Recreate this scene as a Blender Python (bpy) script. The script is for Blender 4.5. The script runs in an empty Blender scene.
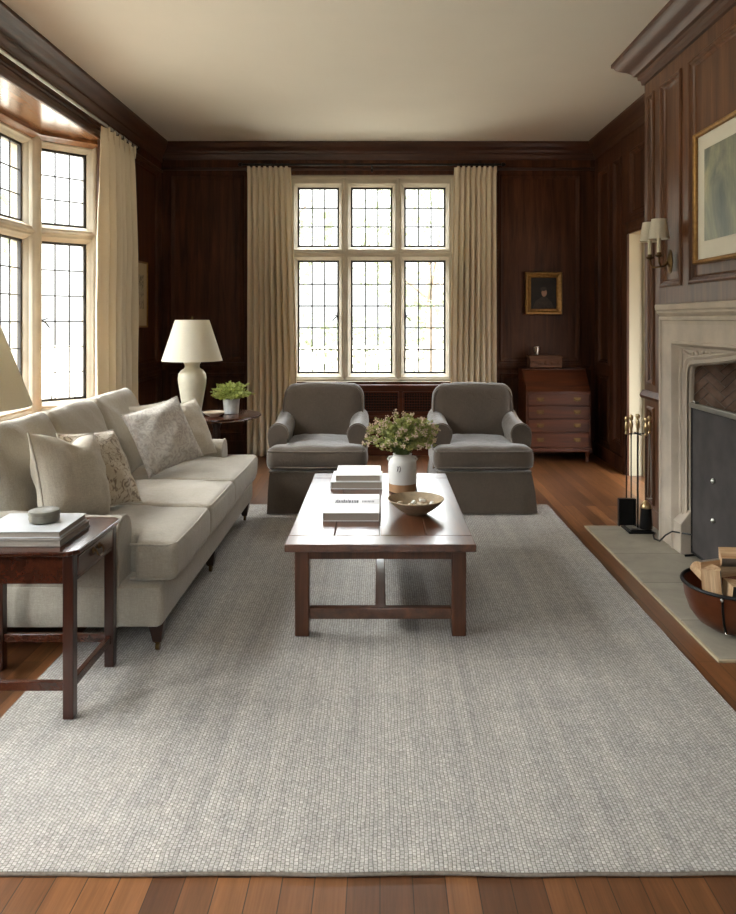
import bpy, bmesh, math, random
from mathutils import Vector, Matrix, noise, Euler
PI = math.pi
rnd = random.Random(7)
scn = bpy.context.scene
COL = scn.collection

# ------------------------------------------------------------------ camera, world, light, exposure
cam_d = bpy.data.cameras.new('camera')
cam = bpy.data.objects.new('camera', cam_d); COL.objects.link(cam)
cam.location = (0, 0, 1.412); cam.rotation_euler = (PI/2, 0, 0)
cam_d.sensor_fit = 'HORIZONTAL'; cam_d.sensor_width = 36.0
cam_d.lens = 36.0*750/736
cam_d.shift_x = -12/736; cam_d.shift_y = -137/736
cam_d.clip_start = 0.05; cam_d.clip_end = 300
scn.camera = cam

world = bpy.data.worlds.new('sky'); scn.world = world; world.use_nodes = True
wn = world.node_tree; wn.nodes.clear()
w_out = wn.nodes.new('ShaderNodeOutputWorld'); w_bg = wn.nodes.new('ShaderNodeBackground')
w_tc = wn.nodes.new('ShaderNodeTexCoord'); w_sep = wn.nodes.new('ShaderNodeSeparateXYZ')
w_rmp = wn.nodes.new('ShaderNodeValToRGB')
wn.links.new(w_tc.outputs['Generated'], w_sep.inputs[0]); wn.links.new(w_sep.outputs['Z'], w_rmp.inputs[0])
# overcast sky, several times brighter overhead than at the horizon
e = w_rmp.color_ramp.elements
e[0].position = 0.0; e[0].color = (0.052, 0.052, 0.052, 1)
e[1].position = 0.20; e[1].color = (0.085, 0.085, 0.085, 1)
x = e.new(0.42); x.color = (0.72, 0.74, 0.76, 1)
x = e.new(0.75); x.color = (0.97, 0.985, 1.0, 1)
wn.links.new(w_rmp.outputs[0], w_bg.inputs[0]); w_bg.inputs[1].default_value = 34.0
wn.links.new(w_bg.outputs[0], w_out.inputs[0])

def portal(name, loc, rot, sx, sy):
    d = bpy.data.lights.new(name, 'AREA'); d.shape = 'RECTANGLE'; d.size = sx; d.size_y = sy
    d.cycles.is_portal = True
    o = bpy.data.objects.new(name, d); COL.objects.link(o); o.location = loc; o.rotation_euler = rot
portal('portal_back', (-0.09, 8.22, 1.85), (-PI/2, 0, 0), 1.8, 2.2)
portal('portal_front', (-0.02, -1.8, 2.0), (PI/2, 0, 0), 1.6, 1.7)
portal('portal_bay', (-2.93, 3.9, 1.78), (PI/2, 0, -PI/2), 4.0, 2.3)

sun_d = bpy.data.lights.new('sun', 'SUN'); sun_d.energy = 4.0; sun_d.angle = math.radians(25); sun_d.color = (1, 0.96, 0.9)
sun = bpy.data.objects.new('sun', sun_d); COL.objects.link(sun)
sun.rotation_euler = Vector((-0.75, 0.25, 0.62)).to_track_quat('Z', 'Y').to_euler()

scn.view_settings.view_transform = 'Standard'; scn.view_settings.look = 'None'
scn.view_settings.gamma = 1.0; scn.view_settings.use_curve_mapping = False
scn.view_settings.exposure = 0.15
cy = scn.cycles
cy.use_denoising = True
cy.max_bounces = 10; cy.diffuse_bounces = 6; cy.glossy_bounces = 4; cy.transparent_max_bounces = 12; cy.transmission_bounces = 6
cy.sample_clamp_indirect = 6.0; cy.caustics_reflective = False; cy.caustics_refractive = False

# ------------------------------------------------------------------ materials
def srgb(r, g, b):
    f = lambda c: (c/255/12.92) if c/255 <= 0.04045 else ((c/255+0.055)/1.055)**2.4
    return (f(r), f(g), f(b), 1)

class NT:
    def __init__(s, name):
        s.m = bpy.data.materials.new(name); s.m.use_nodes = True
        s.n = s.m.node_tree.nodes; s.l = s.m.node_tree.links
        s.b = s.n['Principled BSDF']
    def node(s, t, **kw):
        n = s.n.new(t)
        for k, v in kw.items():
            if k.startswith('i_'):
                key = k[2:].replace('_', ' ')
                n.inputs[key].default_value = v
            else: setattr(n, k, v)
        return n
    def link(s, a, b): s.l.new(a, b)
    def coords(s, scale=(1, 1, 1), rot=(0, 0, 0)):
        tc = s.node('ShaderNodeTexCoord'); mp = s.node('ShaderNodeMapping')
        mp.inputs['Scale'].default_value = scale; mp.inputs['Rotation'].default_value = rot
        s.link(tc.outputs['Object'], mp.inputs[0]); return mp.outputs[0]
    def noise(s, vec, scale, detail=4, rough=0.55, dist=0):
        n = s.node('ShaderNodeTexNoise'); n.inputs['Scale'].default_value = scale
        n.inputs['Detail'].default_value = detail; n.inputs['Roughness'].default_value = rough
        n.inputs['Distortion'].default_value = dist
        s.link(vec, n.inputs['Vector']); return n.outputs['Fac']
    def ramp(s, fac, stops):
        r = s.node('ShaderNodeValToRGB'); e = r.color_ramp.elements
        while len(e) < len(stops): e.new(0.5)
        for x, (p, c) in zip(e, stops): x.position = p; x.color = c
        s.link(fac, r.inputs[0]); return r.outputs[0]
    def mix(s, a, b, fac, mode='MIX'):
        m = s.node('ShaderNodeMix', data_type='RGBA', blend_type=mode)
        for v, i in ((fac, 0), (a, 6), (b, 7)):
            if isinstance(v, (float, int, tuple)): m.inputs[i].default_value = v
            else: s.link(v, m.inputs[i])
        return m.outputs[2]
    def bump(s, h, strength, dist=0.01):
        b = s.node('ShaderNodeBump'); b.inputs['Strength'].default_value = strength; b.inputs['Distance'].default_value = dist
        s.link(h, b.inputs['Height']); s.link(b.outputs[0], s.b.inputs['Normal'])
    def set(s, **kw):
        for k, v in kw.items():
            s.b.inputs[k.replace('_', ' ')].default_value = v

def plain(name, c, rough=0.5, metal=0.0, var=0.12, scale=12, bump=0.0, bscale=80, **kw):
    t = NT(name); v = t.coords()
    f = t.noise(v, scale)
    lo = tuple(x*(1-var) for x in c[:3])+(1,); hi = tuple(min(1, x*(1+var)) for x in c[:3])+(1,)
    t.link(t.ramp(f, [(0.3, lo), (0.7, hi)]), t.b.inputs['Base Color'])
    t.set(Roughness=rough, Metallic=metal, **kw)
    if bump: t.bump(t.noise(v, bscale, 3), bump, 0.004)
    return t.m

def wood(name, dark, light, rough=0.35, axis=2, scale=1.0, coat=0.15, fine=1.0, spec=0.5):
    t = NT(name)
    sc = [7*scale]*3; sc[axis] = 0.55*scale
    v = t.coords(tuple(sc))
    n1 = t.noise(v, 2.2, 6, 0.6, 0.6)
    sc2 = [90*scale]*3; sc2[axis] = 2.5*scale
    n2 = t.noise(t.coords(tuple(sc2)), 1.6, 3, 0.6)
    n3 = t.noise(t.coords((1, 1, 1)), 1.7, 2)
    c = t.ramp(n1, [(0.28, dark), (0.72, light)])
    g = t.ramp(n2, [(0.35, (0.62, 0.62, 0.62, 1)), (0.6, (1, 1, 1, 1))])
    c = t.mix(c, g, 0.55*fine, 'MULTIPLY')
    g2 = t.ramp(n3, [(0.3, (0.75, 0.75, 0.75, 1)), (0.7, (1.15, 1.12, 1.1, 1))])
    c = t.mix(c, g2, 0.7, 'MULTIPLY')
    t.link(c, t.b.inputs['Base Color'])
    t.set(Roughness=rough); t.b.inputs['Specular IOR Level'].default_value = spec; t.b.inputs['Coat Weight'].default_value = coat; t.b.inputs['Coat Roughness'].default_value = 0.2
    t.bump(n2, 0.12 if coat < 0.9 else 0.05, 0.002)
    return t.m

def fabric(name, c, rough=0.9, weave=900, var=0.10, sheen=0.25, bump=0.25, tint=None):
    t = NT(name); v = t.coords()
    f = t.noise(v, 3.0, 3)
    lo = tuple(x*(1-var) for x in c[:3])+(1,); hi = tuple(min(1, x*(1+var)) for x in c[:3])+(1,)
    base = t.ramp(f, [(0.3, lo), (0.7, hi)])
    n2 = t.noise(v, weave*0.35, 2)
    g = t.ramp(n2, [(0.35, (0.8, 0.8, 0.8, 1)), (0.65, (1.08, 1.08, 1.08, 1))])
    n4 = t.noise(t.coords((60, 60, 9)), 2.5, 3, 0.7); n5 = t.noise(t.coords((14, 70, 70)), 2.5, 3, 0.7)
    base = t.mix(base, t.ramp(n4, [(0.35, (0.86, 0.86, 0.86, 1)), (0.65, (1.05, 1.05, 1.05, 1))]), 0.6, 'MULTIPLY')
    base = t.mix(base, t.ramp(n5, [(0.35, (0.86, 0.86, 0.86, 1)), (0.65, (1.05, 1.05, 1.05, 1))]), 0.6, 'MULTIPLY')
    t.link(t.mix(base, g, 0.5, 'MULTIPLY'), t.b.inputs['Base Color'])
    t.set(Roughness=rough); t.b.inputs['Sheen Weight'].default_value = sheen; t.b.inputs['Sheen Roughness'].default_value = 0.5
    t.b.inputs['Specular IOR Level'].default_value = 0.2
    n3 = t.noise(v, 11, 4, 0.55, 1.4)
    m = t.node('ShaderNodeMath', operation='MULTIPLY_ADD'); t.link(n3, m.inputs[0]); m.inputs[1].default_value = 5.0; t.link(n2, m.inputs[2])
    t.bump(m.outputs[0], bump, 0.006)
    return t.m

MT = {}
MT['wall'] = wood('panelling_wood', srgb(48, 25, 14), srgb(94, 57, 34), 0.52, 2, 1.0, 0.0, spec=0.22)
MT['wallh'] = wood('cornice_wood', srgb(52, 29, 17), srgb(98, 62, 40), 0.42, 1, 1.0, 0.1)
MT['breast'] = wood('chimney_panelling_wood', srgb(72, 42, 26), srgb(124, 84, 56), 0.36, 2, 1.0, 0.1, spec=0.35)
MT['breasth'] = wood('chimney_cornice_wood', srgb(58, 33, 21), srgb(104, 68, 46), 0.46, 1, 1.0, 0.05)
MT['soffit'] = wood('polished_oak', srgb(120, 78, 48), srgb(176, 128, 88), 0.22, 1, 0.8, 0.5)
MT['table'] = wood('coffee_table_wood', srgb(54, 29, 17), srgb(104, 62, 38), 0.30, 1, 1.0, 1.0)
MT['tableleg'] = wood('coffee_table_leg_wood', srgb(54, 27, 14), srgb(104, 60, 34), 0.36, 2, 1.0, 0.15)
MT['mahog'] = wood('mahogany', srgb(44, 20, 12), srgb(84, 42, 26), 0.22, 1, 1.2, 0.45)
MT['mahogv'] = wood('mahogany_upright', srgb(34, 16, 10), srgb(66, 33, 21), 0.28, 2, 1.2, 0.35)
MT['bureau'] = wood('walnut_bureau', srgb(48, 22, 10), srgb(92, 46, 21), 0.42, 0, 1.4, 0.0, spec=0.25)
MT['darkwood'] = wood('dark_leg_wood', srgb(34, 18, 12), srgb(66, 38, 26), 0.35, 2, 1.0, 0.3)
MT['ceil'] = plain('ceiling_plaster', srgb(230, 227, 217), 0.9, var=0.02, scale=1.5, bump=0.04, bscale=30)
MT['plaster'] = plain('cream_paint', srgb(168, 160, 136), 0.6, var=0.03, scale=2)
MT['stonew'] = plain('window_limestone', srgb(192, 183, 164), 0.75, var=0.12, scale=5, bump=0.15, bscale=60)
MT['stonef'] = plain('fireplace_limestone', srgb(186, 173, 156), 0.7, var=0.16, scale=4.5, bump=0.2, bscale=70)
def mk_hearth():
    t = NT('hearth_stone'); v = t.coords((1, 1, 1)); br = t.node('ShaderNodeTexBrick'); t.link(v, br.inputs['Vector'])
    br.inputs['Scale'].default_value = 1; br.inputs['Brick Width'].default_value = 1.3; br.inputs['Row Height'].default_value = 0.5; br.inputs['Mortar Size'].default_value = 0.003
    br.inputs['Color1'].default_value = srgb(150, 143, 128); br.inputs['Color2'].default_value = srgb(164, 157, 142); br.inputs['Mortar'].default_value = srgb(112, 104, 92)
    n = t.noise(v, 4.5, 6, 0.65, 0.6)
    t.link(t.mix(br.outputs['Color'], t.ramp(n, [(0.3, (0.74, 0.74, 0.75, 1)), (0.7, (1.1, 1.1, 1.08, 1))]), 0.9, 'MULTIPLY'), t.b.inputs['Base Color'])
    t.set(Roughness=0.5); t.bump(n, 0.15, 0.01); return t.m
MT['hearth'] = mk_hearth()
MT['came'] = plain('leaded_metal', srgb(62, 60, 58), 0.5, 0.5, var=0.1)
MT['black'] = plain('black_iron', srgb(30, 29, 29), 0.45, 0.7, var=0.2, bump=0.1)
MT['screen'] = plain('blackened_steel', srgb(62, 57, 55), 0.75, 0.0, var=0.3, scale=6, bump=0.1, bscale=20)
MT['steel'] = plain('brushed_steel', srgb(170, 168, 158), 0.35, 0.9, var=0.1)
MT['brass'] = plain('aged_brass', srgb(190, 166, 124), 0.3, 1.0, var=0.2)
MT['dbrass'] = plain('dark_brass', srgb(96, 74, 44), 0.45, 0.9, var=0.25)
MT['gilt'] = plain('gilt_frame', srgb(150, 112, 60), 0.42, 0.6, var=0.25, scale=40, bump=0.2)
MT['silver'] = plain('silver', srgb(200, 198, 190), 0.25, 1.0, var=0.1)
MT['sofa'] = fabric('sofa_linen', srgb(172, 164, 149), 0.9, sheen=0.25, var=0.06)
MT['piping'] = fabric('sofa_piping', srgb(188, 180, 165), 0.9, sheen=0.2)
MT['chair'] = fabric('grey_velvet', srgb(88, 76, 64), 0.85, sheen=0.6, var=0.12)
MT['chairpipe'] = fabric('grey_velvet_piping', srgb(106, 94, 81), 0.85, sheen=0.6)
MT['pillow'] = fabric('cream_linen', srgb(196, 187, 170), 0.9, sheen=0.2, var=0.05)
MT['curtain'] = fabric('curtain_linen', srgb(214, 198, 170), 0.9, sheen=0.1, var=0.05)
MT['shade'] = None
MT['cer'] = plain('crackle_ceramic', srgb(206, 200, 180), 0.28, var=0.07, scale=18, bump=0.04, bscale=120)
MT['whitecer'] = plain('white_ceramic', srgb(214, 212, 206), 0.3, var=0.04, scale=10)
MT['bowl'] = plain('stoneware_bowl', srgb(150, 132, 106), 0.6, var=0.2, scale=30, bump=0.15)
MT['pebble'] = plain('pale_pebble', srgb(186, 172, 148), 0.6, var=0.2, scale=60)
MT['clay'] = plain('raw_clay', srgb(160, 122, 86), 0.8, var=0.1)
MT['paper'] = plain('page_block', srgb(160, 150, 138), 0.85, var=0.08, scale=200)
MT['cwhite'] = plain('white_cover', srgb(226, 226, 226), 0.4, var=0.02)
MT['cgrey'] = plain('grey_cover', srgb(120, 112, 104), 0.5, var=0.08)
MT['ink'] = plain('printed_ink', srgb(34, 32, 34), 0.6, var=0.05)
MT['leather'] = plain('copper_brown', srgb(104, 58, 34), 0.33, 0.6, var=0.3, scale=9, bump=0.15, bscale=30)
MT['lawn'] = plain('lawn', srgb(130, 124, 112), 0.95, var=0.15, scale=2)
MT['pave'] = plain('outside_gravel', srgb(200, 196, 184), 0.95, var=0.1, scale=2)
MT['cord'] = plain('black_cord', srgb(26, 24, 24), 0.5)
MT['stem'] = plain('green_stem', srgb(96, 112, 60), 0.7, var=0.2)

def mk_shade():
    t = NT('lampshade_fabric'); v = t.coords((1, 1, 1))
    n = t.noise(v, 300, 2)
    t.link(t.ramp(n, [(0.3, srgb(228, 224, 208)), (0.7, srgb(244, 240, 226))]), t.b.inputs['Base Color'])
    t.set(Roughness=0.85)
    tr = t.node('ShaderNodeBsdfTranslucent'); tr.inputs[0].default_value = srgb(240, 232, 210)
    mx = t.node('ShaderNodeMixShader'); mx.inputs[0].default_value = 0.35
    t.link(t.b.outputs[0], mx.inputs[1]); t.link(tr.outputs[0], mx.inputs[2])
    t.link(mx.outputs[0], t.n['Material Output'].inputs[0]); return t.m
MT['shade'] = mk_shade()

def mk_curtain():
    t = NT('curtain_cloth'); v = t.coords((1, 1, 1))
    n = t.noise(v, 350, 2)
    t.link(t.ramp(n, [(0.3, srgb(220, 207, 182)), (0.7, srgb(238, 227, 204))]), t.b.inputs['Base Color'])
    t.set(Roughness=0.9)
    tr = t.node('ShaderNodeBsdfTranslucent'); tr.inputs[0].default_value = srgb(220, 206, 180)
    mx = t.node('ShaderNodeMixShader'); mx.inputs[0].default_value = 0.18
    t.link(t.b.outputs[0], mx.inputs[1]); t.link(tr.outputs[0], mx.inputs[2])
    t.link(mx.outputs[0], t.n['Material Output'].inputs[0]); return t.m
MT['curtain'] = mk_curtain()

def mk_glass():
    t = NT('window_glass')
    tr = t.node('ShaderNodeBsdfTransparent'); tr.inputs[0].default_value = (0.95, 0.97, 0.96, 1)
    gl = t.node('ShaderNodeBsdfGlossy'); gl.inputs['Roughness'].default_value = 0.03
    lw = t.node('ShaderNodeLayerWeight'); lw.inputs[0].default_value = 0.5
    pw = t.node('ShaderNodeMath', operation='POWER'); t.link(lw.outputs['Facing'], pw.inputs[0]); pw.inputs[1].default_value = 5.0
    fr = t.node('ShaderNodeMath', operation='MULTIPLY_ADD'); t.link(pw.outputs[0], fr.inputs[0]); fr.inputs[1].default_value = 0.9; fr.inputs[2].default_value = 0.06
    mx = t.node('ShaderNodeMixShader'); t.link(fr.outputs[0], mx.inputs[0])
    t.link(tr.outputs[0], mx.inputs[1]); t.link(gl.outputs[0], mx.inputs[2])
    t.link(mx.outputs[0], t.n['Material Output'].inputs[0]); return t.m
MT['glass'] = mk_glass()

def mk_floor():
    t = NT('oak_floor_boards')
    tc = t.node('ShaderNodeTexCoord'); sp = t.node('ShaderNodeSeparateXYZ'); cb = t.node('ShaderNodeCombineXYZ')
    t.link(tc.outputs['Object'], sp.inputs[0]); t.link(sp.outputs['Y'], cb.inputs['X']); t.link(sp.outputs['X'], cb.inputs['Y'])
    br = t.node('ShaderNodeTexBrick'); t.link(cb.outputs[0], br.inputs['Vector'])
    br.offset = 0.37; br.inputs['Scale'].default_value = 1; br.inputs['Brick Width'].default_value = 1.9
    br.inputs['Row Height'].default_value = 0.082; br.inputs['Mortar Size'].default_value = 0.0016; br.inputs['Mortar Smooth'].default_value = 0.3
    br.inputs['Color1'].default_value = srgb(84, 53, 33); br.inputs['Color2'].default_value = srgb(136, 92, 57)
    br.inputs['Mortar'].default_value = srgb(40, 22, 12)
    v = t.coords((9, 0.8, 9)); n1 = t.noise(v, 2.4, 6, 0.62, 0.8)
    v2 = t.coords((110, 3, 110)); n2 = t.noise(v2, 1.5, 3)
    c = t.mix(br.outputs['Color'], t.ramp(n1, [(0.3, (0.62, 0.58, 0.52, 1)), (0.7, (1.18, 1.12, 1.05, 1))]), 0.9, 'MULTIPLY')
    c = t.mix(c, t.ramp(n2, [(0.35, (0.7, 0.66, 0.62, 1)), (0.62, (1, 1, 1, 1))]), 0.6, 'MULTIPLY')
    t.link(c, t.b.inputs['Base Color']); t.set(Roughness=0.33)
    t.b.inputs['Coat Weight'].default_value = 0.2; t.b.inputs['Coat Roughness'].default_value = 0.22
    m = t.node('ShaderNodeMath', operation='MULTIPLY_ADD'); t.link(br.outputs['Fac'], m.inputs[0]); m.inputs[1].default_value = -1.5; t.link(n2, m.inputs[2])
    t.bump(m.outputs[0], 0.2, 0.002); return t.m
MT['floor'] = mk_floor()

def mk_rug():
    t = NT('woven_wool_rug'); v = t.coords((1, 1, 1))
    d = t.node('ShaderNodeTexNoise'); d.inputs['Scale'].default_value = 14; t.link(v, d.inputs['Vector'])
    ad = t.node('ShaderNodeMix', data_type='VECTOR'); ad.inputs[0].default_value = 0.012
    t.link(v, ad.inputs[4]); t.link(d.outputs['Color'], ad.inputs[5])
    rsp = t.node('ShaderNodeSeparateXYZ'); rcb = t.node('ShaderNodeCombineXYZ'); t.link(ad.outputs[1], rsp.inputs[0]); t.link(rsp.outputs['Y'], rcb.inputs['X']); t.link(rsp.outputs['X'], rcb.inputs['Y'])
    br = t.node('ShaderNodeTexBrick'); t.link(rcb.outputs[0], br.inputs['Vector'])
    br.offset = 0.5; br.inputs['Scale'].default_value = 1; br.inputs['Brick Width'].default_value = 0.0130
    br.inputs['Row Height'].default_value = 0.0112; br.inputs['Mortar Size'].default_value = 0.0019; br.inputs['Mortar Smooth'].default_value = 0.9
    br.inputs['Color1'].default_value = srgb(188, 184, 178); br.inputs['Color2'].default_value = srgb(210, 207, 201)
    br.inputs['Mortar'].default_value = srgb(138, 134, 128)
    st = t.noise(t.coords((9, 0.35, 1)), 1.6, 5, 0.7)
    pt = t.noise(t.coords((1.2, 2.4, 1)), 3.0, 5, 0.7)
    fn = t.noise(v, 85, 4, 0.8)
    c = t.mix(br.outputs['Color'], t.ramp(st, [(0.34, (0.78, 0.78, 0.79, 1)), (0.6, (1.03, 1.02, 1.0, 1))]), 0.75, 'MULTIPLY')
    c = t.mix(c, t.ramp(pt, [(0.3, (0.85, 0.85, 0.86, 1)), (0.7, (1.05, 1.04, 1.02, 1))]), 0.8, 'MULTIPLY')
    c = t.mix(c, t.ramp(fn, [(0.36, (0.66, 0.65, 0.64, 1)), (0.60, (1.06, 1.06, 1.06, 1))]), 0.8, 'MULTIPLY')
    t.link(c, t.b.inputs['Base Color']); t.set(Roughness=0.95); t.b.inputs['Specular IOR Level'].default_value = 0.1
    m = t.node('ShaderNodeMath', operation='MULTIPLY_ADD'); t.link(br.outputs['Fac'], m.inputs[0]); m.inputs[1].default_value = -1.0; t.link(fn, m.inputs[2])
    t.bump(m.outputs[0], 0.7, 0.004); return t.m
MT['rug'] = mk_rug()

def mk_pattern(name, base, ink, scale, lo, hi):
    t = NT(name); v = t.coords((1, 1, 1))
    n = t.noise(v, scale, 5, 0.62, 2.2)
    n2 = t.noise(v, 300, 2)
    c = t.ramp(n, [(lo, base), (hi, ink)])
    c = t.mix(c, t.ramp(n2, [(0.35, (0.82, 0.82, 0.82, 1)), (0.65, (1.05, 1.05, 1.05, 1))]), 0.6, 'MULTIPLY')
    t.link(c, t.b.inputs['Base Color']); t.set(Roughness=0.9); t.b.inputs['Sheen Weight'].default_value = 0.2
    t.bump(n2, 0.2, 0.003); return t.m
MT['damask'] = mk_pattern('damask_cloth', srgb(196, 190, 180), srgb(166, 159, 150), 24, 0.42, 0.60)
MT['block'] = mk_pattern('block_printed_cloth', srgb(190, 178, 156), srgb(128, 112, 94), 20, 0.52, 0.57)

def mk_brick():
    t = NT('herringbone_brick'); v = t.coords((1, 1, 1))
    n = t.noise(v, 9, 3); 
    c = t.ramp(n, [(0.3, srgb(128, 104, 88)), (0.5, srgb(172, 144, 124)), (0.72, srgb(200, 176, 154))])
    t.link(c, t.b.inputs['Base Color']); t.set(Roughness=0.9); t.bump(t.noise(v, 90, 3), 0.3, 0.004); return t.m
MT['brick'] = mk_brick()
MT['mortar'] = plain('mortar', srgb(176, 164, 148), 0.95)

def mk_art():
    t = NT('abstract_painting'); v = t.coords((1, 1.0, 0.8))
    n = t.noise(v, 2.2, 6, 0.6, 0.8)
    c = t.ramp(n, [(0.28, srgb(70, 78, 92)), (0.42, srgb(112, 120, 112)), (0.52, srgb(146, 148, 128)), (0.62, srgb(176, 170, 138)), (0.8, srgb(108, 116, 116))])
    n2 = t.noise(t.coords((1, 30, 3)), 2, 4)
    c = t.mix(c, t.ramp(n2, [(0.3, (0.8, 0.8, 0.8, 1)), (0.7, (1.08, 1.08, 1.08, 1))]), 0.6, 'MULTIPLY')
    t.link(c, t.b.inputs['Base Color']); t.set(Roughness=0.4); return t.m
MT['art'] = mk_art()
MT['mat'] = plain('mount_board', srgb(226, 222, 206), 0.7, var=0.02)
MT['darkpaint'] = plain('dark_oil_paint', srgb(28, 24, 20), 0.8, var=0.3, scale=10)
MT['skin'] = plain('painted_flesh', srgb(140, 100, 72), 0.4, var=0.2, scale=40)
MT['coatp'] = plain('painted_coat', srgb(52, 44, 38), 0.8, var=0.3, scale=30)
MT['sketch'] = mk_pattern('pencil_drawing', srgb(176, 160, 132), srgb(96, 84, 66), 14, 0.5, 0.6)
MT['printmat'] = plain('print_mount', srgb(190, 172, 138), 0.7, var=0.04)
def leafmat(name, a, b):
    t = NT(name); v = t.coords((1, 1, 1)); n = t.noise(v, 28, 2)
    t.link(t.ramp(n, [(0.3, a), (0.7, b)]), t.b.inputs['Base Color']); t.set(Roughness=0.6)
    tr = t.node('ShaderNodeBsdfTranslucent'); tr.inputs[0].default_value = b
    mx = t.node('ShaderNodeMixShader'); mx.inputs[0].default_value = 0.3
    t.link(t.b.outputs[0], mx.inputs[1]); t.link(tr.outputs[0], mx.inputs[2])
    t.link(mx.outputs[0], t.n['Material Output'].inputs[0]); return t.m
MT['leaf'] = leafmat('olive_leaf', srgb(112, 120, 58), srgb(178, 180, 112))
MT['leaf2'] = leafmat('bright_leaf', srgb(128, 148, 60), srgb(216, 222, 140))
MT['flower'] = leafmat('dusty_pink_flower', srgb(188, 158, 140), srgb(226, 208, 184))
MT['treeleaf'] = leafmat('tree_leaf', srgb(84, 92, 68), srgb(112, 118, 90))
MT['bark'] = plain('bark', srgb(120, 108, 94), 0.9, var=0.25, bump=0.4)
MT['splitwood'] = wood('split_log_wood', srgb(168, 122, 78), srgb(226, 196, 156), 0.8, 2, 2.0, 0.0)
MT['boxwood'] = wood('carved_box_wood', srgb(66, 40, 26), srgb(112, 74, 50), 0.6, 0, 3.0, 0.0, spec=0.2)
MT['boxstone'] = plain('green_grey_stone', srgb(108, 104, 92), 0.35, var=0.3, scale=22, bump=0.2)

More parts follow.
